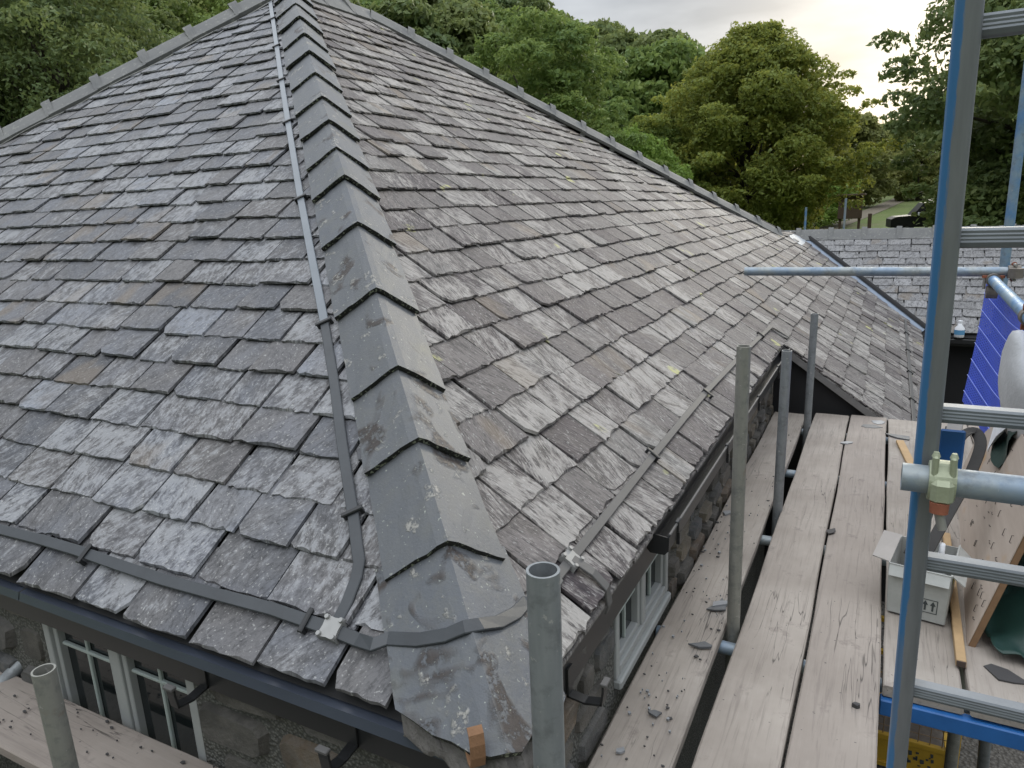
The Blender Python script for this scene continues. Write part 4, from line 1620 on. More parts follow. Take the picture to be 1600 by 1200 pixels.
tube((.33, 2.15, GZ), (.95, 2.52, -1.72), 'blue painted diagonal brace below the hatch', 'blue_paint')
tube((-1.70, 17.6, GZ), (-1.69, 17.6, -.32), 'thin bluish upright tube beyond the wing ridge, left of two', 'paint_blue_tube')
tube((-.92, 18.0, GZ), (-.91, 18.0, -.16), 'taller grey upright tube beyond the wing ridge, right of two', 'galv_blue')
tube((-2.75, 1.02, -1.656), (-2.70, 1.30, -1.50), 'grey pipe stub against the stone wall at far left', 'galv')


def coupler(c_, ax_a, ax_b, label, matb, matn):
    """double coupler: two half shells round the tubes, flap, bolt and nut"""
    c_ = Vector(c_)
    e = empty('scaffold_coupler', c_, label, 'coupler', 'scaffold couplers')
    ax_a, ax_b = Vector(ax_a).normalized(), Vector(ax_b).normalized()
    n_ = ax_a.cross(ax_b).normalized()
    mb_ = MB()
    mb_.tube(c_ - ax_a * .026, c_ + ax_a * .026, RT + .008, n=20)
    mb_.build('band', MAT[matb], e)
    mb_ = MB()
    mb_.tube(c_ + n_ * (2 * RT + .012) - ax_b * .024, c_ + n_ * (2 * RT + .012) + ax_b * .024, RT + .008, n=20)
    mb_.build('band', MAT[matb], e)
    for s_ in (1, -1):
        p = c_ + ax_b * (RT + .012) * s_
        mb_ = MB().tube(p - n_ * .012, p + n_ * .045, .007, n=10)
        mb_.build('bolt', MAT['bolt'], e)
        mb_ = MB().tube(p - n_ * .022, p - n_ * .010, .013, n=6)
        mb_.build('nut', MAT[matn], e)
    return e


coupler((.566, 4.30, -.425), (1, 0, 0), (0, 0, 1), 'rusty coupler joining the guard rail and the blue upright', 'coupler_dark', 'rust_red')
coupler((.480, 4.27, -.462), (0, 1, 0), (1, 0, 0), 'dark coupler at the end of the blue rail', 'coupler_dark', 'rust_red')
coupler((.474, 3.12, -.47), (0, 1, 0), (0, 0, 1), 'rusty coupler on the blue rail at the right edge', 'coupler_dark', 'rust_red')

# coupler on the thick tube: pale green band, two prongs up, bolt down with rusty nut
cc = Vector((.112, 1.338, -.487))
e = empty('scaffold_coupler', cc, 'pale green swivel coupler gripping the thick tube at the ladder', 'coupler', 'scaffold couplers')
mb = MB()
prof = [(-.020, .0), (-.020, .009), (-.012, .012), (.012, .012), (.020, .009), (.020, .0)]
n = 24
vv = []
for (a, d) in prof:
    for k in range(n):
        th = 2 * math.pi * k / n
        vv.append((cc.x + a, cc.y + (RT + d) * math.cos(th), cc.z + (RT + d) * math.sin(th)))
mb.add(vv, [(i * n + k, (i + 1) * n + k, (i + 1) * n + (k + 1) % n, i * n + (k + 1) % n) for i in range(len(prof) - 1) for k in range(n)])
mb.build('band', MAT['coupler_green'], e)
for s_ in (-1, 1):
    MB().bbox((cc.x + s_ * .013 - .005, cc.y - .030, cc.z + .012), (cc.x + s_ * .013 + .005, cc.y - .012, cc.z + .052), .003).build('prong', MAT['coupler_green'], e)
    MB().tube((cc.x + s_ * .013, cc.y - .021, cc.z + .050), (cc.x + s_ * .013, cc.y - .021, cc.z + .058), .007, .004, 10).build('prong_tip', MAT['coupler_green'], e)
MB().bbox((cc.x - .017, cc.y - .045, cc.z - .030), (cc.x + .017, cc.y - .020, cc.z + .014), .008).build('hinge_block', MAT['coupler_green'], e)
MB().tube((cc.x - .002, cc.y - .034, cc.z - .026), (cc.x - .002, cc.y - .036, cc.z - .044), .015, .014, 12).build('nut', MAT['rust_red'], e)
MB().tube((cc.x - .002, cc.y - .036, cc.z - .042), (cc.x + .006, cc.y - .038, cc.z - .072), .0075, .0075, 10).build('bolt', MAT['bolt'], e)

# blue steel beam under the cut board ends
mb = MB().bbox((.092, 2.335, -1.70), (1.1, 2.375, -1.640), .004)
tag(mb.build('steel_beam', MAT['blue_paint']), 'blue painted steel beam under the cut ends of the boards', 'beam')

# ------------------------------------------------------------------ ladder
LP0, LV = Vector((.0957, 1.318, .222)), Vector((.005, .0384, -.3026))
lad = empty('ladder', LP0 + LV * 10.9, 'leaning alloy ladder with worn blue stiles at the right', 'ladder')
ld = LV.normalized()
ly = Vector((1, 0, 0)).cross(ld).normalized()        # across depth
SW, SDp = .035, .062


def stile(x_off):
    p0 = LP0 + LV * -4.5 + Vector((x_off, 0, 0))
    p1 = LP0 + LV * 10.8 + Vector((x_off, 0, 0))
    q = Matrix.Identity(4)
    zax = -ld
    xax = Vector((1, 0, 0)); yax = zax.cross(xax).normalized(); xax = yax.cross(zax)
    for i in range(3):
        q[i][0] = xax[i]; q[i][1] = yax[i]; q[i][2] = zax[i]
    L_ = (p1 - p0).length
    me_b = MB()
    # rounded box section
    sec = []
    for (sx_, sy_) in ((-1, -1), (1, -1), (1, 1), (-1, 1)):
        for k in range(4):
            th = math.atan2(sy_, sx_) - math.pi / 4 + math.pi / 2 * k / 3
            r_ = .009
            sec.append((sx_ * (SW / 2 - r_) + r_ * math.cos(th), sy_ * (SDp / 2 - r_) + r_ * math.sin(th)))
    K_ = len(sec)
    V = [(a, b, 0) for a, b in sec] + [(a, b, L_) for a, b in sec]
    me_b.add(V, [(i, (i + 1) % K_, K_ + (i + 1) % K_, K_ + i) for i in range(K_)], True)
    me_b.add(V, [tuple(reversed(range(K_))), tuple(range(K_, 2 * K_))])
    me = bpy.data.meshes.new('stile')
    me.from_pydata(me_b.v, [], me_b.f)
    me.polygons.foreach_set('use_smooth', me_b.sm)
    me.materials.append(MAT['stile'])
    o = bpy.data.objects.new('stile', me)
    q.translation = p1
    o.matrix_basis = q
    link(o, lad)


stile(-SW / 2)
stile(.40 + SW / 2)
for k in range(-4, 11):
    p = LP0 + LV * k
    prof = []
    # ribbed D-shaped rung, flat tread up
    h0, w0 = .016, .015
    for (a, b) in ((-1, .75), (-.8, 1), (.8, 1), (1, .75), (.93, .5), (1, .35), (.93, .15), (1, -.05), (.93, -.2), (1, -.4), (.7, -.85), (.2, -1), (-.2, -1), (-.7, -.85), (-1, -.4), (-.93, -.2), (-1, -.05), (-.93, .15), (-1, .35), (-.93, .5)):
        prof.append((a * w0, b * h0))
    K_ = len(prof)
    V = [(p.x - .012, p.y + a, p.z + b) for a, b in prof] + [(p.x + .412, p.y + a, p.z + b) for a, b in prof]
    mb_ = MB(); mb_.add(V, [(i, K_ + i, K_ + (i + 1) % K_, (i + 1) % K_) for i in range(K_)])
    mb_.build('rung', MAT['alu'], lad)
mb = MB().bbox((.110, 1.44, -.545), (.150, 1.446, -.425), .003)
mb.build('hook_plate', MAT['blue_paint'], lad)

# ------------------------------------------------------------------ things on the platform
# plywood panel with staples, leaning outwards
pan = empty('plywood_panel', (.41, 3.5, BZ1 + .004), 'pale plywood panel full of staples leaning out over the platform', 'panel')
b0, b1 = Vector((.362, 2.69, BZ1 + .004)), Vector((.455, 4.40, BZ1 + .004))
lean = Vector((.235, 0, .93)).normalized()
al_ = (b1 - b0).normalized()
nrm_ = al_.cross(lean).normalized()
if nrm_.x > 0:
    nrm_ = -nrm_
Mp = Matrix.Identity(4)
for i in range(3):
    Mp[i][0] = lean[i]; Mp[i][1] = al_[i]; Mp[i][2] = nrm_[i]; Mp[i][3] = b0[i]
PH, PL = .62, (b1 - b0).length
me_b = MB().bbox((0, 0, 0), (PH, PL, .004), .001)
me = bpy.data.meshes.new('facing'); me.from_pydata(me_b.v, [], me_b.f); me.materials.append(MAT['ply'])
o = bpy.data.objects.new('facing', me); o.matrix_basis = Mp; link(o, pan)
MB().bbox((0, 0, -.022), (PH, PL, -.0005), .002, Mp).build('board_core', MAT['ply_edge'], pan)
rq = random.Random(4)
for k in range(46):
    a, b = .03 + rq.random() * .54, .03 + rq.random() * (PL - .5)
    th = rq.choice([0.2, 0.1, 1.5, 1.45]) + rq.random() * .3
    dv = lean * math.cos(th) + al_ * math.sin(th)
    c0 = b0 + lean * a + al_ * b + nrm_ * .004
    mb_ = MB().path_tube([c0, c0 + nrm_ * .006, c0 + nrm_ * .006 + dv * .026, c0 + dv * .026], [.0013] * 4, 5)
    mb_.build('staple', MAT['staple'], pan)

# green tarpaulin bundled on the outer side of the panel


def crumple(x0, x1, y0, y1, zf, nx_, ny_, amp, seed, th=.004):
    V = []
    for i in range(nx_ + 1):
        for j in range(ny_ + 1):
            x = x0 + (x1 - x0) * i / nx_; y = y0 + (y1 - y0) * j / ny_
            nz_ = mnoise.noise(Vector((x * 7 + seed, y * 7, seed))) * amp + mnoise.noise(Vector((x * 19, y * 19 + seed, 2))) * amp * .35
            V.append((x + nz_ * .3, y + nz_ * .3, zf(x, y) + nz_))
    Fc = [(i * (ny_ + 1) + j, (i + 1) * (ny_ + 1) + j, (i + 1) * (ny_ + 1) + j + 1, i * (ny_ + 1) + j + 1) for i in range(nx_) for j in range(ny_)]
    n0 = len(V)
    V2 = V + [(p[0], p[1], p[2] - th) for p in V]
    F2 = Fc + [tuple(n0 + q for q in reversed(f)) for f in Fc]
    # rim
    W_ = ny_ + 1
    rim = [(j, j + 1) for j in range(ny_)] + [(nx_ * W_ + j + 1, nx_ * W_ + j) for j in range(ny_)] + [((i + 1) * W_, i * W_) for i in range(nx_)] + [(i * W_ + ny_, (i + 1) * W_ + ny_) for i in range(nx_)]
    F2 += [(a, b, n0 + b, n0 + a) for a, b in rim]
    mb_ = MB(); mb_.add(V2, F2, True)
    return mb_


mb = crumple(.42, 1.05, 2.62, 3.7, lambda x, y: BZ1 + .06 + .33 * sstep(.42, .75, x) * sstep(2.6, 2.9, y) - .03 * sstep(2.75, 2.62, y), 40, 46, .060, 3.1)
tag(mb.build('tarpaulin', MAT['tarp']), 'dark green tarpaulin heaped behind the plywood panel', 'tarpaulin')
# green cloth and paper over the panel's face
mb = MB()
rows = []
for i in range(7):
    for j in range(7):
        u, v = i / 6, j / 6
        p = b0 + lean * (.62 - .20 * u - .02 * math.sin(v * 5)) + al_ * (.72 + .42 * v + .06 * u) + nrm_ * (.02 + .012 * math.sin(u * 6 + v * 4))
        rows.append(p)
F7 = [(i * 7 + j, i * 7 + j + 1, (i + 1) * 7 + j + 1, (i + 1) * 7 + j) for i in range(6) for j in range(6)]
mb.add(rows + [p - nrm_ * .003 for p in rows], F7 + [tuple(49 + q for q in reversed(f)) for f in F7], True)
tag(mb.build('green_cloth', MAT['tarp']), 'scrap of dark green cloth hanging over the plywood panel', 'cloth')
mb = MB()
pp = [(.66, .86), (.60, .84), (.52, .90), (.40, 1.04), (.43, 1.12), (.53, 1.10), (.60, 1.16), (.66, 1.14)]
V = [b0 + lean * a + al_ * b + nrm_ * (.045 + .01 * math.sin(a * 40)) for a, b in pp]
mb.add(V + [p - nrm_ * .002 for p in V], [tuple(range(8)), tuple(reversed(range(8, 16)))] + [(k, 8 + k, 8 + (k + 1) % 8, (k + 1) % 8) for k in range(8)])
tag(mb.build('paper_sheet', MAT['paper']), 'torn white paper sheet lying on the green cloth', 'paper')
# white sack behind the panel
mb = MB()
V, Fc = [], []
NI, NJ = 14, 20
cS = Vector((.560, 3.60, -.87))
for i in range(NI + 1):
    ph = -math.pi / 2 + math.pi * i / NI
    for j in range(NJ):
        th = 2 * math.pi * j / NJ
        rx = .085 * math.cos(ph) ** .7 if math.cos(ph) > 0 else 0
        taper = 1 - .30 * max(0, math.sin(ph))
        p = Vector((rx * math.cos(th) * taper, rx * 3.2 * math.sin(th) * taper, .25 * math.sin(ph)))
        p.x -= p.z * .16
        p *= 1 + .20 * mnoise.noise(p * 5 + Vector((5, 1, 0))) + .10 * mnoise.noise(p * 13 + Vector((2, 7, 0)))
        V.append(cS + p)
for i in range(NI):
    for j in range(NJ):
        Fc.append((i * NJ + j, i * NJ + (j + 1) % NJ, (i + 1) * NJ + (j + 1) % NJ, (i + 1) * NJ + j))
mb.add(V, Fc, True)
tag(mb.build('white_sack', MAT['sack']), 'bulging white sack standing behind the plywood panel', 'sack')

# blue debris netting hung from the rail
net = empty('debris_netting', (.5, 4.0, -1.2), 'bright blue plastic debris netting with pale lines hung from the rail', 'netting')


def net_pt(u, v):
    """u along the rail (0 far, 1 near), v down"""
    y = 4.70 - 1.9 * u
    x = .500 + .24 * u + .010 * math.sin(u * 9) - .045 * v + .006 * math.sin(v * 4 + u * 6)
    z = -.485 - .09 * math.sin(min(1, u * 1.6) * math.pi) - .02 * u - v * (.72 - .05 * math.sin(u * 4))
    if u < .22:
        z += .0
    return Vector((x, y, z))


mb = MB()
NU, NVv = 64, 46
cell = []
V, Fc = [], []
bar = .32
for i in range(NU):
    for j in range(NVv):
        u0, u1 = i / NU, (i + 1) / NU
        v0, v1 = j / NVv, (j + 1) / NVv
        # perforated rows: each cell is a frame round a small hole
        um, vm_ = (u0 + u1) / 2, (v0 + v1) / 2
        hole = (j % 6) != 0
        outer = [net_pt(u0, v0), net_pt(u1, v0), net_pt(u1, v1), net_pt(u0, v1)]
        b = len(V)
        V += outer
        if hole:
            k = .42
            inn = [outer[q] * k + sum(outer, Vector()) / 4 * (1 - k) for q in range(4)]
            V += inn
            Fc += [(b + q, b + (q + 1) % 4, b + 4 + (q + 1) % 4, b + 4 + q) for q in range(4)]
        else:
            Fc.append((b, b + 1, b + 2, b + 3))
nn_ = Vector((-1, 0, 0)) * .002
n0 = len(V)
mb.add(V + [p - nn_ for p in V], Fc + [tuple(n0 + q for q in reversed(f)) for f in Fc])
mb.build('mesh_sheet', MAT['net_blue'], net)
for j in range(0, NVv + 1, 6):
    pts = [net_pt(u, min(1, j / NVv + .1 * 0)) + Vector((-.004, 0, 0)) for u in np.linspace(0, 1, 40)]
    MB().path_tube(pts, [.0018] * 40, 6).build('woven_line', MAT['net_line'], net)

# white cardboard box, open, battered
box = empty('cardboard_box', (.20, 3.05, BZ1 + .004), 'open white cardboard box with printed arrows standing on the boards', 'box')
BX = Matrix.Translation((.222, 2.95, BZ1 + .008)) @ Matrix.Rotation(math.radians(-9), 4, 'Z')
bw, bd, bh = .094, .14, .205
fl_ = 1.13


def panel4(name, q, mat, th=.004, par=box):
    q = [Vector(p) for p in q]
    n_ = (q[1] - q[0]).cross(q[3] - q[0]).normalized() * th
    V = [BX @ p for p in q] + [BX @ (p + n_) for p in q]
    mb_ = MB(); mb_.add(V, [(0, 3, 2, 1), (4, 5, 6, 7), (0, 1, 5, 4), (1, 2, 6, 5), (2, 3, 7, 6), (3, 0, 4, 7)])
    return mb_.build(name, MAT[mat], par)


T_ = 1.07
front = panel4('front_panel', [(-bw, -bd, 0), (bw, -bd, 0), (bw * T_, -bd * 1.05, bh), (-bw * T_, -bd * 1.05, bh)], 'card')
panel4('back_panel', [(bw, bd, 0), (-bw, bd, 0), (-bw * T_, bd * 1.05, bh * .92), (bw * T_, bd * 1.05, bh * .92)], 'card')
rightp = panel4('side_panel', [(bw, -bd, 0), (bw, bd, 0), (bw * T_, bd * 1.05, bh), (bw * T_, -bd * 1.05, bh)], 'card')
leftp = panel4('side_panel', [(-bw, bd, 0), (-bw, -bd, 0), (-bw * T_, -bd * 1.05, bh), (-bw * T_, bd * 1.05, bh * .95)], 'card')
panel4('base_panel', [(-bw, -bd, .003), (bw, -bd, .003), (bw, bd, .003), (-bw, bd, .003)], 'card_in')
panel4('flap', [(-bw * T_, -bd * 1.05, bh), (bw * T_, -bd * 1.05, bh), (bw * 1.05, -bd * 1.22, bh * .80), (-bw * 1.05, -bd * 1.22, bh * .80)], 'card')
panel4('flap', [(-bw * T_, bd * .9, bh), (-bw * T_, -bd * 1.0, bh), (-bw * 1.75, -bd * .9, bh * 1.02), (-bw * 1.75, bd * .8, bh * 1.05)], 'card_in')
panel4('flap', [(bw * T_, -bd * 1.0, bh), (bw * T_, bd * 1.0, bh), (bw * 1.55, bd * .9, bh * .82), (bw * 1.55, -bd * .9, bh * .80)], 'card')


def fp(a, z, d=.006):
    """point on the front panel, a across -1..1, z up"""
    s_ = 1 + (T_ - 1) * z / bh
    return BX @ Vector((bw * a * s_, -bd * (1 + .05 * z / bh) - d, z))


def quad(name, q, mat, par):
    mb_ = MB(); mb_.add(q, [(0, 1, 2, 3)])
    return mb_.build(name, MAT[mat], par)


def outline(a0, a1, z0, z1):
    w_ = .006
    wa = .03
    mb_ = MB()
    for q in ([(a0, z0), (a1, z0), (a1, z0 + w_ * .5), (a0, z0 + w_ * .5)], [(a0, z1 - w_ * .5), (a1, z1 - w_ * .5), (a1, z1), (a0, z1)],
              [(a0, z0), (a0 + wa, z0), (a0 + wa, z1), (a0, z1)], [(a1 - wa, z0), (a1, z0), (a1, z1), (a1 - wa, z1)]):
        mb_.add([fp(*p) for p in q], [(0, 1, 2, 3)])
    mb_.build('print_frame', MAT['print'], front)


outline(.14, .72, .035, .092)
outline(-.52, .06, .035, .092)
for a in (.30, .56):          # two arrows up
    mb = MB()
    mb.add([fp(a - .035, .045), fp(a + .035, .045), fp(a + .035, .07), fp(a - .035, .07)], [(0, 1, 2, 3)])
    mb.add([fp(a - .10, .068), fp(a + .10, .068), fp(a, .086)], [(0, 1, 2)])
    mb.build('arrow_print', MAT['print'], front)
mb = MB()
mb.add([fp(-.40, .050), fp(-.06, .050), fp(-.12, .080), fp(-.34, .080)], [(0, 1, 2, 3)])
mb.build('symbol_print', MAT['print_yellow'], front)
mb = MB()
s3 = lambda y, z: BX @ Vector((bw * (1 + (T_ - 1) * z / bh) + .0068, y, z))
mb.add([s3(-.10, .13), s3(.00, .13), s3(.0, .175), s3(-.10, .175)], [(0, 1, 2, 3)])
mb.build('label_print', MAT['print_yellow'], rightp)
mb = MB()
s4 = lambda y, z: BX @ Vector((-bw * (1 + (T_ - 1) * z / bh) - .0068, y, z))
mb.add([s4(-.06, .13), s4(-.12, .13), s4(-.12, .18), s4(-.06, .18)], [(0, 1, 2, 3)])
mb.build('label_print', MAT['print_yellow'], leftp)
# bottle in the box
mb = MB()
q0 = BX @ Vector((.05, .02, .01))
mb.path_tube([q0, q0 + Vector((0, 0, .17)), q0 + Vector((0, 0, .20)), q0 + Vector((0, 0, .24))], [.025, .025, .012, .011], 12)
tag(mb.build('sealant_tube', MAT['paper']), 'white plastic tube sticking up out of the cardboard box', 'bottle')

# battens
def batten(p0, p1, w, h, label, mat='batten', name='timber_batten'):
    p0, p1 = Vector(p0), Vector(p1)
    d = (p1 - p0).normalized()
    s_ = d.cross(Vector((0, 0, 1))).normalized()
    u = s_.cross(d).normalized()
    Mx = Matrix.Identity(4)
    for i in range(3):
        Mx[i][0] = s_[i]; Mx[i][1] = d[i]; Mx[i][2] = u[i]; Mx[i][3] = p0[i]
    L_ = (p1 - p0).length
    o = MB().bbox((-w / 2, 0, 0), (w / 2, L_, h), .002, Mx).build(name, MAT[mat])
    return tag(o, label, 'timber')


bt = batten((.330, 2.545, BZ1 + .004), (.345, 3.6, BZ1 + .004), .030, .026, 'sawn roofing batten with dark end beside the cardboard box')
MB().bbox((.3165, 2.541, BZ1 + .006), (.3435, 2.546, BZ1 + .028), .001).build('stained_end', MAT['batten_end'], bt)
batten((.225, 4.52, BZ1 + .004), (.165, 4.98, BZ1 + .004), .045, .018, 'short pale offcut of batten lying behind the ladder')
batten((.36, 4.30, BZ1 + .01), (.50, 5.40, BZ1 + .06), .085, .03, 'grey weathered timber lying beside the netting', 'timber_grey', 'grey_timber')
batten((.335, 4.42, BZ1 + .004), (.44, 5.30, BZ1 + .03), .018, .02, 'thin dark strip of wood beside the grey timber', 'dust', 'wood_strip')

# black webbing straps
st_ = [Vector(p) for p in ((.20, 2.86, -1.40), (.24, 2.95, -1.33), (.30, 3.10, -1.25), (.37, 3.28, -1.16), (.41, 3.40, -1.06), (.39, 3.46, -1.02), (.345, 3.42, -1.03), (.29, 3.30, -1.10), (.25, 3.2, -1.18), (.22, 3.1, -1.30), (.17, 3.0, -1.42))]


def smooth_path(P, n_=6):
    out = []
    for i in range(len(P) - 1):
        p0, p1, p2, p3 = P[max(i - 1, 0)], P[i], P[i + 1], P[min(i + 2, len(P) - 1)]
        for k in range(n_):
            t_ = k / n_
            out.append(.5 * ((2 * p1) + (p2 - p0) * t_ + (2 * p0 - 5 * p1 + 4 * p2 - p3) * t_ ** 2 + (3 * p1 - p0 - 3 * p2 + p3) * t_ ** 3))
    out.append(P[-1])
    return out


sp_ = smooth_path(st_)
ns_ = [Vector((-.35, -.5, .75 + .35 * math.sin(i * .1))) for i in range(len(sp_))]
mb = MB().ribbon(sp_, ns_, .045, .004)
so = mb.build('webbing_strap', MAT['strap'])
tag(so, 'looped black webbing strap hanging out of the cardboard box', 'strap')

# slate shards and chips lying on the boards
def shard(x, y, size, rot, label, mat='shard', z=BZ1 + .004, th=.006, seed=0, elong=1.6):
    r_ = random.Random(seed)
    n_ = 6
    ring = []
    for k in range(n_):
        a = 2 * math.pi * (k + .7 * r_.random()) / n_
        rad = size * (.32 + .55 * r_.random())
        px_, py_ = rad * math.cos(a) * elong, rad * math.sin(a)
        ring.append((x + px_ * math.cos(rot) - py_ * math.sin(rot), y + px_ * math.sin(rot) + py_ * math.cos(rot)))
    V = [(p[0], p[1], z + th + .003 * r_.random()) for p in ring] + [(p[0] * 1.0, p[1], z) for p in ring]
    mb_ = MB(); mb_.add(V, [tuple(range(n_))] + [(k, n_ + k, n_ + (k + 1) % n_, (k + 1) % n_) for k in range(n_)])
    o = mb_.build('slate_shard', MAT[mat])
    return tag(o, label, 'shard', 'slate shards on the boards')


shard(-.478, 2.62, .045, .6, 'shiny broken slate piece at the foot of the rusty upright', 'shard_pale', seed=1)
shard(-.487, 2.60, .055, 1.1, 'dark slate flake under the shiny broken piece', 'shard', seed=2, th=.003)
shard(-.49, 2.31, .038, .2, 'grey slate flake on the inner board in front of the rusty upright', 'shard', seed=3)
shard(-.625, 3.50, .042, .9, 'bluish slate flake beside the wall on the inner board', 'shard_pale', seed=4)
shard(-.54, 1.893, .020, .3, 'small dark slate flake alone on the near inner board', 'shard', seed=5)
shard(-.59, 1.70, .014, .8, 'tiny white chip on the near end of the inner board', 'shard_pale', seed=6)
shard(-.13, 4.86, .055, .5, 'flat grey slate shard across the far gap between boards', 'shard_pale', seed=7, th=.005)
shard(-.03, 5.27, .070, -.1, 'wide flat slate shard at the far end of the boards', 'shard', seed=8, th=.005)
shard(.03, 5.38, .065, .2, 'second slate shard against the black gable', 'shard_pale', seed=9, th=.005)
shard(.16, 5.10, .075, -.1, 'rectangular grey slate offcut behind the ladder', 'shard', seed=10, th=.006)
shard(.46, 2.55, .060, -.5, 'dark torn slate piece at the right edge by the tarpaulin', 'dust', seed=11, th=.004, elong=1.9)
shard(.023, 2.19, .016, .2, 'black burnt lump on the middle board', 'dust', seed=12, th=.012, elong=1.1)
shard(-.135, 3.46, .032, 1.2, 'thin splinter lying across the gap beside the middle board', 'dust', seed=13, th=.004, elong=2.2)
shard(.17, 2.72, .013, .2, 'small dark flake in front of the cardboard box', 'shard', seed=14)
shard(-1.66, .985, .020, .4, 'largest grey chip on the board below the left window', 'shard', seed=15)
mb = MB()
rc = random.Random(77)
for k in range(150):
    if k < 95:
        x, y = -.655 + .21 * rc.random(), 1.3 + 3.6 * rc.random() ** 1.4
    elif k < 165:
        x, y = -2.6 + 1.3 * rc.random(), .925 + .22 * rc.random()
    else:
        x, y = -.37 + .44 * rc.random(), 1.6 + 3 * rc.random()
    s_ = .0025 + .0055 * rc.random() ** 2.5
    n_ = 5
    a0 = rc.random() * 6
    ring = [(x + s_ * (1.4 if k % 3 else 1) * math.cos(a0 + 6.283 * q / n_) * (.6 + .6 * rc.random()), y + s_ * math.sin(a0 + 6.283 * q / n_) * (.6 + .6 * rc.random())) for q in range(n_)]
    mb.add([(p[0], p[1], BZ1 + .0065) for p in ring] + [(p[0], p[1], BZ1 + .003) for p in ring], [tuple(range(n_))] + [(q, n_ + q, n_ + (q + 1) % n_, (q + 1) % n_) for q in range(n_)])
tag(mb.build('slate_chips', MAT['dust']), 'tiny dark slate chips scattered over the boards', 'chips', kind='stuff')
mb = MB()
for k in range(60):
    x, y = -.655 + .21 * rc.random(), 1.3 + 2.6 * rc.random()
    s_ = .002 + .005 * rc.random() ** 2
    ring = [(x + s_ * math.cos(6.283 * q / 5) * (.6 + .6 * rc.random()), y + s_ * math.sin(6.283 * q / 5) * (.6 + .8 * rc.random())) for q in range(5)]
    mb.add([(p[0], p[1], BZ1 + .010) for p in ring] + [(p[0], p[1], BZ1 + .003) for p in ring], [tuple(range(5))] + [(q, 5 + q, 5 + (q + 1) % 5, (q + 1) % 5) for q in range(5)])
tag(mb.build('pale_flecks', MAT['shard_pale']), 'tiny pale flecks of mortar on the inner board', 'chips', kind='stuff')

# ------------------------------------------------------------------ yellow cage below the hatch
cage = empty('steel_cage', (.2, 4.1, GZ), 'yellow steel cage with wire mesh sides standing below the board ends', 'cage')
x0, x1, y0, y1, z0, z1 = -.15, .505, 3.75, 4.55, GZ + .03, -2.60
for (x, y) in ((x0, y0), (x1, y0), (x0, y1), (x1, y1)):
    MB().bbox((x - .022, y - .022, GZ + .008), (x + .022, y + .022, z1), .003).build('post', MAT['yellow'], cage)
for z in (z0, z0 + .17, z1 - .03):
    for y in (y0, y1):
        MB().bbox((x0 + .022, y - .015, z), (x1 - .022, y + .015, z + .03), .003).build('rail', MAT['yellow'], cage)
    for x in (x0, x1):
        MB().bbox((x - .015, y0 + .022, z), (x + .015, y1 - .022, z + .03), .003).build('rail', MAT['yellow'], cage)
fpn = MB().bbox((x0 + .022, y0 - .006, z0 + .03), (x1 - .022, y0 + .002, z0 + .17), .001).build('front_plate', MAT['yellow'], cage)
# worn black stencil marks
rm = random.Random(6)
for cx_ in (.03, .115, .30, .345, .40):
    mb = MB()
    for q in range(5):
        a, c_ = cx_ + (rm.random() - .5) * .035, z0 + .055 + .10 * rm.random() * .8
        w_, h_ = .006 + .012 * rm.random(), .008 + .022 * rm.random()
        mb.add([(a, y0 - .0085, c_), (a + w_, y0 - .0085, c_ + .004), (a + w_ * .9, y0 - .0085, c_ + h_), (a - .003, y0 - .0085, c_ + h_)], [(0, 1, 2, 3)])
    mb.build('stencil_mark', MAT['print'], fpn)
mb = MB()
for k in range(1, 12):
    x = x0 + (x1 - x0) * k / 12
    mb.tube((x, y0, z0 + .2), (x, y0, z1 - .03), .0025, n=5, cap=False)
for k in range(1, 4):
    z = z0 + .2 + (z1 - z0 - .23) * k / 4
    mb.tube((x0, y0, z), (x1, y0, z), .0025, n=5, cap=False)
for k in range(1, 12):
    y = y0 + (y1 - y0) * k / 12
    mb.tube((x1, y, z0 + .2), (x1, y, z1 - .03), .0025, n=5, cap=False)
mb.build('wire_mesh', MAT['wire'], cage)
MB().bbox((x0 + .02, y0 + .02, z0 + .02), (x1 - .02, y1 - .02, z0 + .05), .003).build('floor_plate', MAT['coupler_dark'], cage)
mb = MB().bbox((-.05, .0, .0), (.05, .5, .05), .01, Matrix.Translation((.10, 3.95, -2.86)) @ Matrix.Rotation(math.radians(-62), 4, 'Z') @ Matrix.Rotation(math.radians(12), 4, 'X'))
tag(mb.build('red_spout', MAT['red']), 'red plastic length lying inside the yellow cage', 'scrap')
mb = MB()
q0 = Vector((.33, 4.08, -2.83))
mb.path_tube([q0, q0 + Vector((.02, 0, .03)), q0 + Vector((.09, .02, .05)), q0 + Vector((.15, .03, .02))], [.03, .045, .04, .02], 9)
tag(mb.build('foil_scrap', MAT['clamp']), 'crumpled silvery scrap inside the yellow cage', 'scrap')

# ------------------------------------------------------------------ beyond: vehicle and notice board
car = empty('parked_car', (2.1, 46.5, ground_h(2, 46.5)), 'black off-road car half hidden by foliage beyond the wing ridge', 'car')
gz = ground_h(2.1, 46.5)
Mc = Matrix.Translation((2.1, 46.5, gz)) @ Matrix.Rotation(math.radians(8), 4, 'Z')
cs = [(-2.2, .55), (-2.2, 1.0), (-1.95, 1.12), (-1.15, 1.18), (-.65, 1.82), (1.75, 1.86), (2.05, 1.75), (2.2, 1.15), (2.2, .55)]
V = [Mc @ Vector((a, -.9 + (.12 if z > 1.3 else 0), z)) for a, z in cs] + [Mc @ Vector((a, .9 - (.12 if z > 1.3 else 0), z)) for a, z in cs]
n_ = len(cs)
mb = MB(); mb.add(V, [tuple(range(n_)), tuple(reversed(range(n_, 2 * n_)))] + [(k, n_ + k, n_ + (k + 1) % n_, (k + 1) % n_) for k in range(n_)])
mb.build('body', MAT['car_paint'], car)
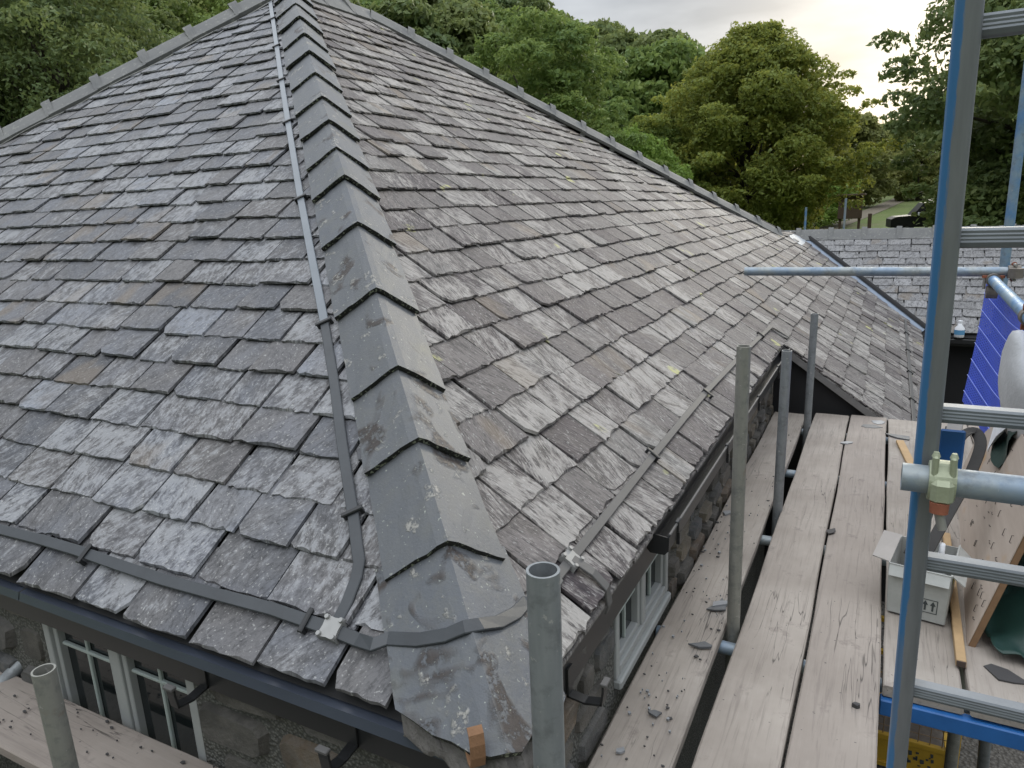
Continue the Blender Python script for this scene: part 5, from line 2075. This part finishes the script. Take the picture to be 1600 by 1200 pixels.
for (a0, a1) in ((-.95, -.02), (.08, .95), (1.05, 1.75)):
    mb = MB(); mb.add([Mc @ Vector((a0 + (.0 if a0 > -.9 else .1), -.905 + .03, 1.25)), Mc @ Vector((a1, -.875, 1.25)), Mc @ Vector((a1, -.80, 1.72)), Mc @ Vector((a0 + (.0 if a0 > -.9 else .48), -.80, 1.72))], [(0, 1, 2, 3)])
    mb.build('window', MAT['car_glass'], car)
for a in (-1.4, 1.35):
    for s_ in (-1, 1):
        mb = MB().tube(Mc @ Vector((a, s_ * .92, .38)), Mc @ Vector((a, s_ * .68, .38)), .38, n=18)
        w_ = mb.build('wheel', MAT['tyre'], car)
        MB().tube(Mc @ Vector((a, s_ * .93, .38)), Mc @ Vector((a, s_ * .90, .38)), .22, n=12).build('rim', MAT['rail'], w_)
for a in (-.2, .6, 1.4):
    MB().bbox((a - .04, -.8, 1.90), (a + .04, .8, 1.95), .01, Mc).build('roof_bar', MAT['rail'], car)
MB().bbox((-.92, -1.08, 1.15), (-.80, -.9, 1.33), .02, Mc).build('mirror', MAT['paper'], car)
nb_z = ground_h(-2.1, 51)
nb = empty('notice_board', (-2.1, 51, nb_z), 'brown wooden notice board with a little roof beside the track', 'sign')
MB().bbox((-3.0, 50.95, nb_z + .7), (-1.6, 51.05, nb_z + 2.1), .02).build('panel', MAT['brown_wood'], nb)
MB().bbox((-3.15, 50.7, nb_z + 2.11), (-1.45, 51.3, nb_z + 2.22), .02).build('canopy', MAT['brown_wood'], nb)
for x in (-2.85, -1.75):
    MB().bbox((x - .08, 51.06, nb_z), (x + .08, 51.2, nb_z + 2.1), .01).build('post', MAT['brown_wood'], nb)
MB().bbox((-1.25, 50.9, nb_z), (-1.03, 51.1, nb_z + 1.0), .02).build('bollard', MAT['brown_wood'], nb)

# ------------------------------------------------------------------ trees


def leaf_crown(name, clumps, n_leaf, size, mat, seed, flat=0.7, up=0.35, aspect=1.5):
    """one mesh of leaf-sized faces spread over uneven clumps"""
    r_ = np.random.default_rng(seed)
    C_ = np.array([c_[:3] for c_ in clumps], float)
    Rr = np.array([c_[3:6] for c_ in clumps], float)
    wts = (Rr[:, 0] * Rr[:, 1] + Rr[:, 0] * Rr[:, 2])
    wts = wts / wts.sum()
    idx = r_.choice(len(clumps), n_leaf, p=wts)
    d = r_.normal(size=(n_leaf, 3))
    d /= np.linalg.norm(d, axis=1)[:, None]
    d[:, 2] = np.where((d[:, 2] < -.2) & (r_.random(n_leaf) < .6), -d[:, 2], d[:, 2])
    # broken shell: radius varies with a lumpy function so that the outline is ragged and gaps remain
    ph = r_.random((len(clumps), 6)) * 6.28
    P6 = ph[idx]
    lump = 0.5 + 0.5 * (np.sin(d[:, 0] * 5 + P6[:, 0]) * np.sin(d[:, 1] * 5 + P6[:, 1]) + .7 * np.sin(d[:, 2] * 6 + P6[:, 2]) * np.sin(d[:, 0] * 9 + P6[:, 3]))
    rad = (0.62 + 0.36 * np.clip(lump, -.3, 1.3)) * (0.75 + 0.33 * r_.random(n_leaf) ** .6)
    pos = C_[idx] + d * Rr[idx] * rad[:, None]
    nrm = d * 0.6 + np.array([0, 0, up]) + r_.normal(size=(n_leaf, 3)) * flat
    nrm /= np.linalg.norm(nrm, axis=1)[:, None]
    a = np.cross(nrm, r_.normal(size=(n_leaf, 3)))
    a /= np.linalg.norm(a, axis=1)[:, None]
    b = np.cross(nrm, a)
    s_ = size * (0.6 + 0.8 * r_.random(n_leaf))[:, None]
    v = np.stack([pos - a * s_ * aspect * .5, pos - b * s_ * .36 + nrm * s_ * .08, pos + a * s_ * aspect * .5, pos + b * s_ * .36 + nrm * s_ * .08], 1).reshape(-1, 3)
    me = bpy.data.meshes.new(name)
    me.vertices.add(len(v)); me.vertices.foreach_set('co', v.ravel())
    me.loops.add(4 * n_leaf); me.loops.foreach_set('vertex_index', np.arange(4 * n_leaf, dtype=np.int32))
    me.polygons.add(n_leaf); me.polygons.foreach_set('loop_start', np.arange(0, 4 * n_leaf, 4, dtype=np.int32))
    me.polygons.foreach_set('loop_total', np.full(n_leaf, 4, dtype=np.int32))
    me.update(calc_edges=True)
    ct = r_.random(len(clumps))[idx]
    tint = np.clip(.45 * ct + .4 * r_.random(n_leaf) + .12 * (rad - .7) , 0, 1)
    at = me.attributes.new('tint', 'FLOAT', 'POINT')
    at.data.foreach_set('value', np.repeat(tint, 4))
    me.materials.append(MAT[mat])
    return me


def wood(name, h, r0, clumps, seed, base=0.0):
    r_ = random.Random(seed)
    mb_ = MB()
    pts = [Vector((0, 0, base))]
    N_ = 7
    for i in range(1, N_ + 1):
        pts.append(Vector((pts[-1].x + (r_.random() - .5) * h * .03, pts[-1].y + (r_.random() - .5) * h * .03, base + (h - base) * i / N_)))
    mb_.path_tube(pts, [r0 * (1.25 if i == 0 else 1 - .85 * i / N_) for i in range(N_ + 1)], 9)
    for c_ in clumps:
        t_ = min(.9, max(.22, (c_[2] / h) * .62))
        k = t_ * N_
        i = int(k)
        s = pts[i].lerp(pts[min(i + 1, N_)], k - i)
        e = s.lerp(Vector(c_[:3]), .86)
        mid = s.lerp(e, .5) + Vector(((r_.random() - .5), (r_.random() - .5), -.1 + .3 * r_.random())) * h * .06
        rr_ = r0 * (.45 - .3 * t_)
        mb_.path_tube([s, s.lerp(mid, .5), mid, e], [rr_, rr_ * .8, rr_ * .55, rr_ * .2], 6)
    me = bpy.data.meshes.new(name)
    me.from_pydata(mb_.v, [], mb_.f)
    me.polygons.foreach_set('use_smooth', mb_.sm)
    me.materials.append(MAT['bark'])
    return me


def broad_clumps(seed, h, r, nclump, lo=.22, csize=.30, flat=.62, top=.95, sprays=0):
    r_ = random.Random(seed)
    out = []
    for k in range(nclump):
        z = lo + (top - lo) * ((k + .5) / nclump)
        zz = (z - lo) / (top - lo)
        rad = r * (math.sin(math.pi * min(1, .18 + .80 * zz)) ** .65)
        th = k * 2.4 + r_.random() * .9
        rho = rad * (.35 + .65 * r_.random() ** .5) * .82
        cs_ = r * csize * (.7 + .7 * r_.random())
        out.append((rho * math.cos(th), rho * math.sin(th), h * z, cs_ * 1.15, cs_ * 1.15, cs_ * flat))
    out.append((0, 0, h * .55, r * .55, r * .55, h * .26))
    for k in range(sprays):                                  # small twigs of leaves reaching past the outline
        z = lo + (1.02 - lo) * r_.random() ** .7
        zz = min(1, (z - lo) / (top - lo))
        rad = r * (math.sin(math.pi * min(1, .18 + .80 * zz)) ** .65)
        th = r_.random() * 6.283
        rho = rad * (.86 + .28 * r_.random())
        cs_ = r * csize * (.22 + .25 * r_.random())
        out.append((rho * math.cos(th), rho * math.sin(th), h * z, cs_ * 1.3, cs_ * 1.3, cs_ * .6))
    return out


TREES = {}


def tree_kind(key, seed, h, r, nclump, n_leaf, size, mat, **kw):
    cl = broad_clumps(seed, h, r, nclump, **kw)
    TREES[key] = (wood('trunk', h * .8, h * .035, cl[:nclump:2], seed), leaf_crown('crown', cl, n_leaf, size, mat, seed))


def conifer_kind(key, seed, h, r, n_leaf, size, mat):
    r_ = random.Random(seed)
    cl = []
    nt = 16
    for i in range(nt):
        z = .12 + .86 * i / nt
        rad = r * (1 - z) * 1.05 + .05 * r
        for k in range(5):
            th = i * 1.1 + k * 1.257 + r_.random() * .4
            cl.append((rad * .55 * math.cos(th), rad * .55 * math.sin(th), h * z - .05 * h * (1 - z), rad * .52, rad * .52, h * .035))
    TREES[key] = (wood('trunk', h * .97, h * .018, [], seed), leaf_crown('crown', cl, n_leaf, size, mat, seed, .5, .5, 2.4))


tree_kind('beech', 31, 12, 6.5, 115, 135000, .15, 'leaf_beech', lo=.10, csize=.20, flat=.78, sprays=130)
tree_kind('dark', 32, 13, 6.5, 105, 130000, .15, 'leaf_dark', lo=.06, csize=.205, flat=.8, sprays=110)
tree_kind('oak', 33, 10, 4.2, 44, 66000, .10, 'leaf_oak', lo=.28, csize=.19, flat=.6, sprays=60)
tree_kind('left', 34, 11, 6.0, 90, 140000, .085, 'leaf_dark', lo=.08, csize=.20, sprays=80)
tree_kind('left2', 35, 10, 5.0, 80, 105000, .10, 'leaf_oak', lo=.10, csize=.21, sprays=70)
tree_kind('bright', 36, 6, 3.0, 26, 34000, .12, 'leaf_bright', lo=.08, csize=.33)
tree_kind('pale', 37, 9, 4.0, 30, 22000, .26, 'leaf_pale', lo=.06, csize=.30)
tree_kind('hill_a', 38, 10, 4.6, 26, 17000, .30, 'leaf_dark', lo=.06, csize=.32, sprays=20)
tree_kind('hill_b', 39, 9, 4.8, 26, 17000, .29, 'leaf_oak', lo=.06, csize=.32, sprays=20)
tree_kind('hill_c', 40, 8, 4.4, 24, 15000, .29, 'leaf_pale', lo=.06, csize=.34, sprays=20)
conifer_kind('pine', 41, 15, 3.2, 16000, .32, 'leaf_pine')


NEAR = []


def plant(key, x, y, sc, rot, label, group, z=None, name='broadleaf_tree', sz=1.0):
    NEAR.append((key, x, y, sc))
    zz = ground_h(x, y) - .1 if z is None else z
    e_ = empty(name, (x, y, zz), label, 'tree', group)
    tr, crn = TREES[key]
    Mt = Matrix.Translation((x, y, zz)) @ Matrix.Rotation(rot, 4, 'Z') @ Matrix.Diagonal((sc, sc, sc * sz, 1))
    for nm, me_ in (('trunk', tr), ('crown', crn)):
        o_ = bpy.data.objects.new(nm, me_)
        o_.matrix_basis = Mt
        link(o_, e_)
    return e_


GN = 'large trees close behind the roof'
plant('beech', -6.4, 38.5, .86, .3, 'broad beech with yellowing crown filling the middle right of the skyline', GN)
plant('beech', -10.8, 36.5, .56, 2.1, 'smaller yellow green tree joined to the left flank of the big beech', GN)
plant('dark', 7.4, 37.0, 1.22, 1.0, 'tall dark green tree behind the ladder at the right', GN)
plant('dark', 5.9, 47.0, .66, 3.0, 'lower dark tree beside the gap, left flank of the tall dark tree', GN)
plant('dark', 12.5, 36, 1.2, 4.0, 'dark tree at the far right edge of the picture', GN)
plant('oak', -11.6, 25.0, .98, .5, 'open crowned oak rising above the right skyline hip', GN)
plant('oak', -16.5, 33.0, .85, 2.6, 'second oak behind the open crowned oak, left of it', GN)
plant('bright', -9.7, 29.0, .95, .4, 'bright green round tree low between oak and beech', GN)
plant('left', -19.5, 12.0, .95, .2, 'dark leafy tree above the left end of the skyline hip', GN)
plant('left', -25.0, 10.0, 1.05, 3.3, 'dark tree at the far left edge of the picture', GN)
plant('left2', -18.5, 17.5, .85, 1.2, 'green tree left of the roof top', GN)
plant('left2', -23.0, 20.0, 1.15, 4.2, 'tree standing behind the green tree left of the roof top', GN)
plant('left2', -19.5, 26.5, .80, 2.0, 'yellowish green tree just right of the roof top', GN)
plant('left', -26.5, 16.0, 1.25, 5.0, 'tall dark tree behind the left skyline trees', GN)
plant('pale', -3.2, 70.0, .85, .6, 'pale olive tree in the valley gap', GN)
plant('pale', 2.2, 78.0, .8, 2.6, 'second pale olive tree in the valley gap, farther right', GN)
plant('bright', -4.2, 54.0, .8, 1.6, 'low bush beside the notice board', GN)
plant('bright', 4.6, 44.5, .42, 2.1, 'small bush hiding the rear of the black car', GN)
plant('beech', -1.9, 115, .75, 1.9, 'far yellow green tree closing the valley gap', GN)


def skyline(u):
    """image height of the roof line at column u: what lies wholly below it cannot be seen"""
    if u < 430:
        return 215 - u * .5
    if u < 545:
        return 10
    return min(350, 5 + (u - 545) * .54)


COVER = [skyline(4 * k) for k in range(400)]
DIM = {'pine': (14.5, 1.6), 'hill_a': (10, 4.6), 'hill_b': (9, 4.8), 'hill_c': (8, 4.4), 'beech': (12, 6.5), 'dark': (13, 6.5), 'oak': (10, 4.2), 'left': (11, 6.0), 'left2': (10, 5.0), 'bright': (6, 3.0), 'pale': (9, 4.0)}


def seen(key, x, y, sc):
    """true if some of the crown rises above what already stands in front of it; then adds it to the cover"""
    hh, rad = DIM[key]
    top = Vector((x, y, ground_h(x, y) + hh * .97 * sc))
    pj = project(top)
    if pj is None:
        return False
    rp2 = rad * sc * F_PX / pj[2]
    k0, k1 = int((pj[0] - rp2 * .8) // 4), int((pj[0] + rp2 * .8) // 4)
    if k1 < 0 or k0 > 399:
        return False
    vis = any(pj[1] + abs(k - (k0 + k1) / 2) / max(1, (k1 - k0) / 2) * rp2 * .5 < COVER[k] - 3 for k in range(max(0, k0), min(399, k1) + 1))
    if vis:
        for k in range(max(0, k0), min(399, k1) + 1):
            f_ = abs(k - (k0 + k1) / 2) / max(1, (k1 - k0) / 2)
            COVER[k] = min(COVER[k], pj[1] + rp2 * (.30 + .9 * f_ * f_))
    return vis


for (key_, x_, y_, s_c) in NEAR:
    seen(key_, x_, y_, s_c)


# hillside wood: single trees
rh = random.Random(12)
kinds = ['hill_a', 'hill_b', 'hill_a', 'hill_c', 'hill_b', 'hill_a', 'hill_b', 'hill_a']
spots = []
tries = 0
while len(spots) < 420 and tries < 9000:
    tries += 1
    dist = 58 + 170 * rh.random()
    ang = math.radians(-52 + 44 * rh.random())
    x, y = dist * math.sin(ang), dist * math.cos(ang)
    if x > -13 and y < 70:
        continue
    if any((x - a) ** 2 + (y - b) ** 2 < (3.2 + dist * .012) ** 2 for a, b in spots):
        continue
    spots.append((x, y))
spots.sort(key=lambda p: p[0] ** 2 + p[1] ** 2)
for (x, y) in spots:
    d_ = math.hypot(x, y)
    k = kinds[rh.randrange(len(kinds))]
    if d_ > 130 and rh.random() < .14:
        k = 'pine'
    nm = 'conifer_tree' if k == 'pine' else 'broadleaf_tree'
    lab = {'pine': 'dark pointed conifer on the wooded hillside', 'hill_a': 'dark green broadleaf tree on the wooded hillside', 'hill_b': 'mid green broadleaf tree on the wooded hillside', 'hill_c': 'pale olive broadleaf tree on the wooded hillside'}[k]
    sc_ = (.85 + .5 * rh.random()) * (.78 if k == 'pine' else 1)
    if not seen(k, x, y, sc_):
        continue
    plant(k, x, y, sc_, rh.random() * 6.28, lab, 'wooded hillside, ' + ('conifers' if k == 'pine' else k.replace('hill_a', 'dark').replace('hill_b', 'mid green').replace('hill_c', 'pale') + ' broadleaf trees'), name=nm)
# trees closing the valley
for i in range(60):
    x = -26 + 62 * rh.random()
    y = 90 + i * 2.0
    if not seen(['hill_a', 'hill_b', 'hill_c'][i % 3], x, y, 1.0):
        continue
    plant(['hill_a', 'hill_b', 'hill_c'][i % 3], x, y, .8 + .5 * rh.random(), rh.random() * 6.28, ['dark green tree closing the far valley', 'mid green tree closing the far valley', 'pale tree closing the far valley'][i % 3], 'far valley, ' + ['dark', 'mid green', 'pale'][i % 3] + ' trees')
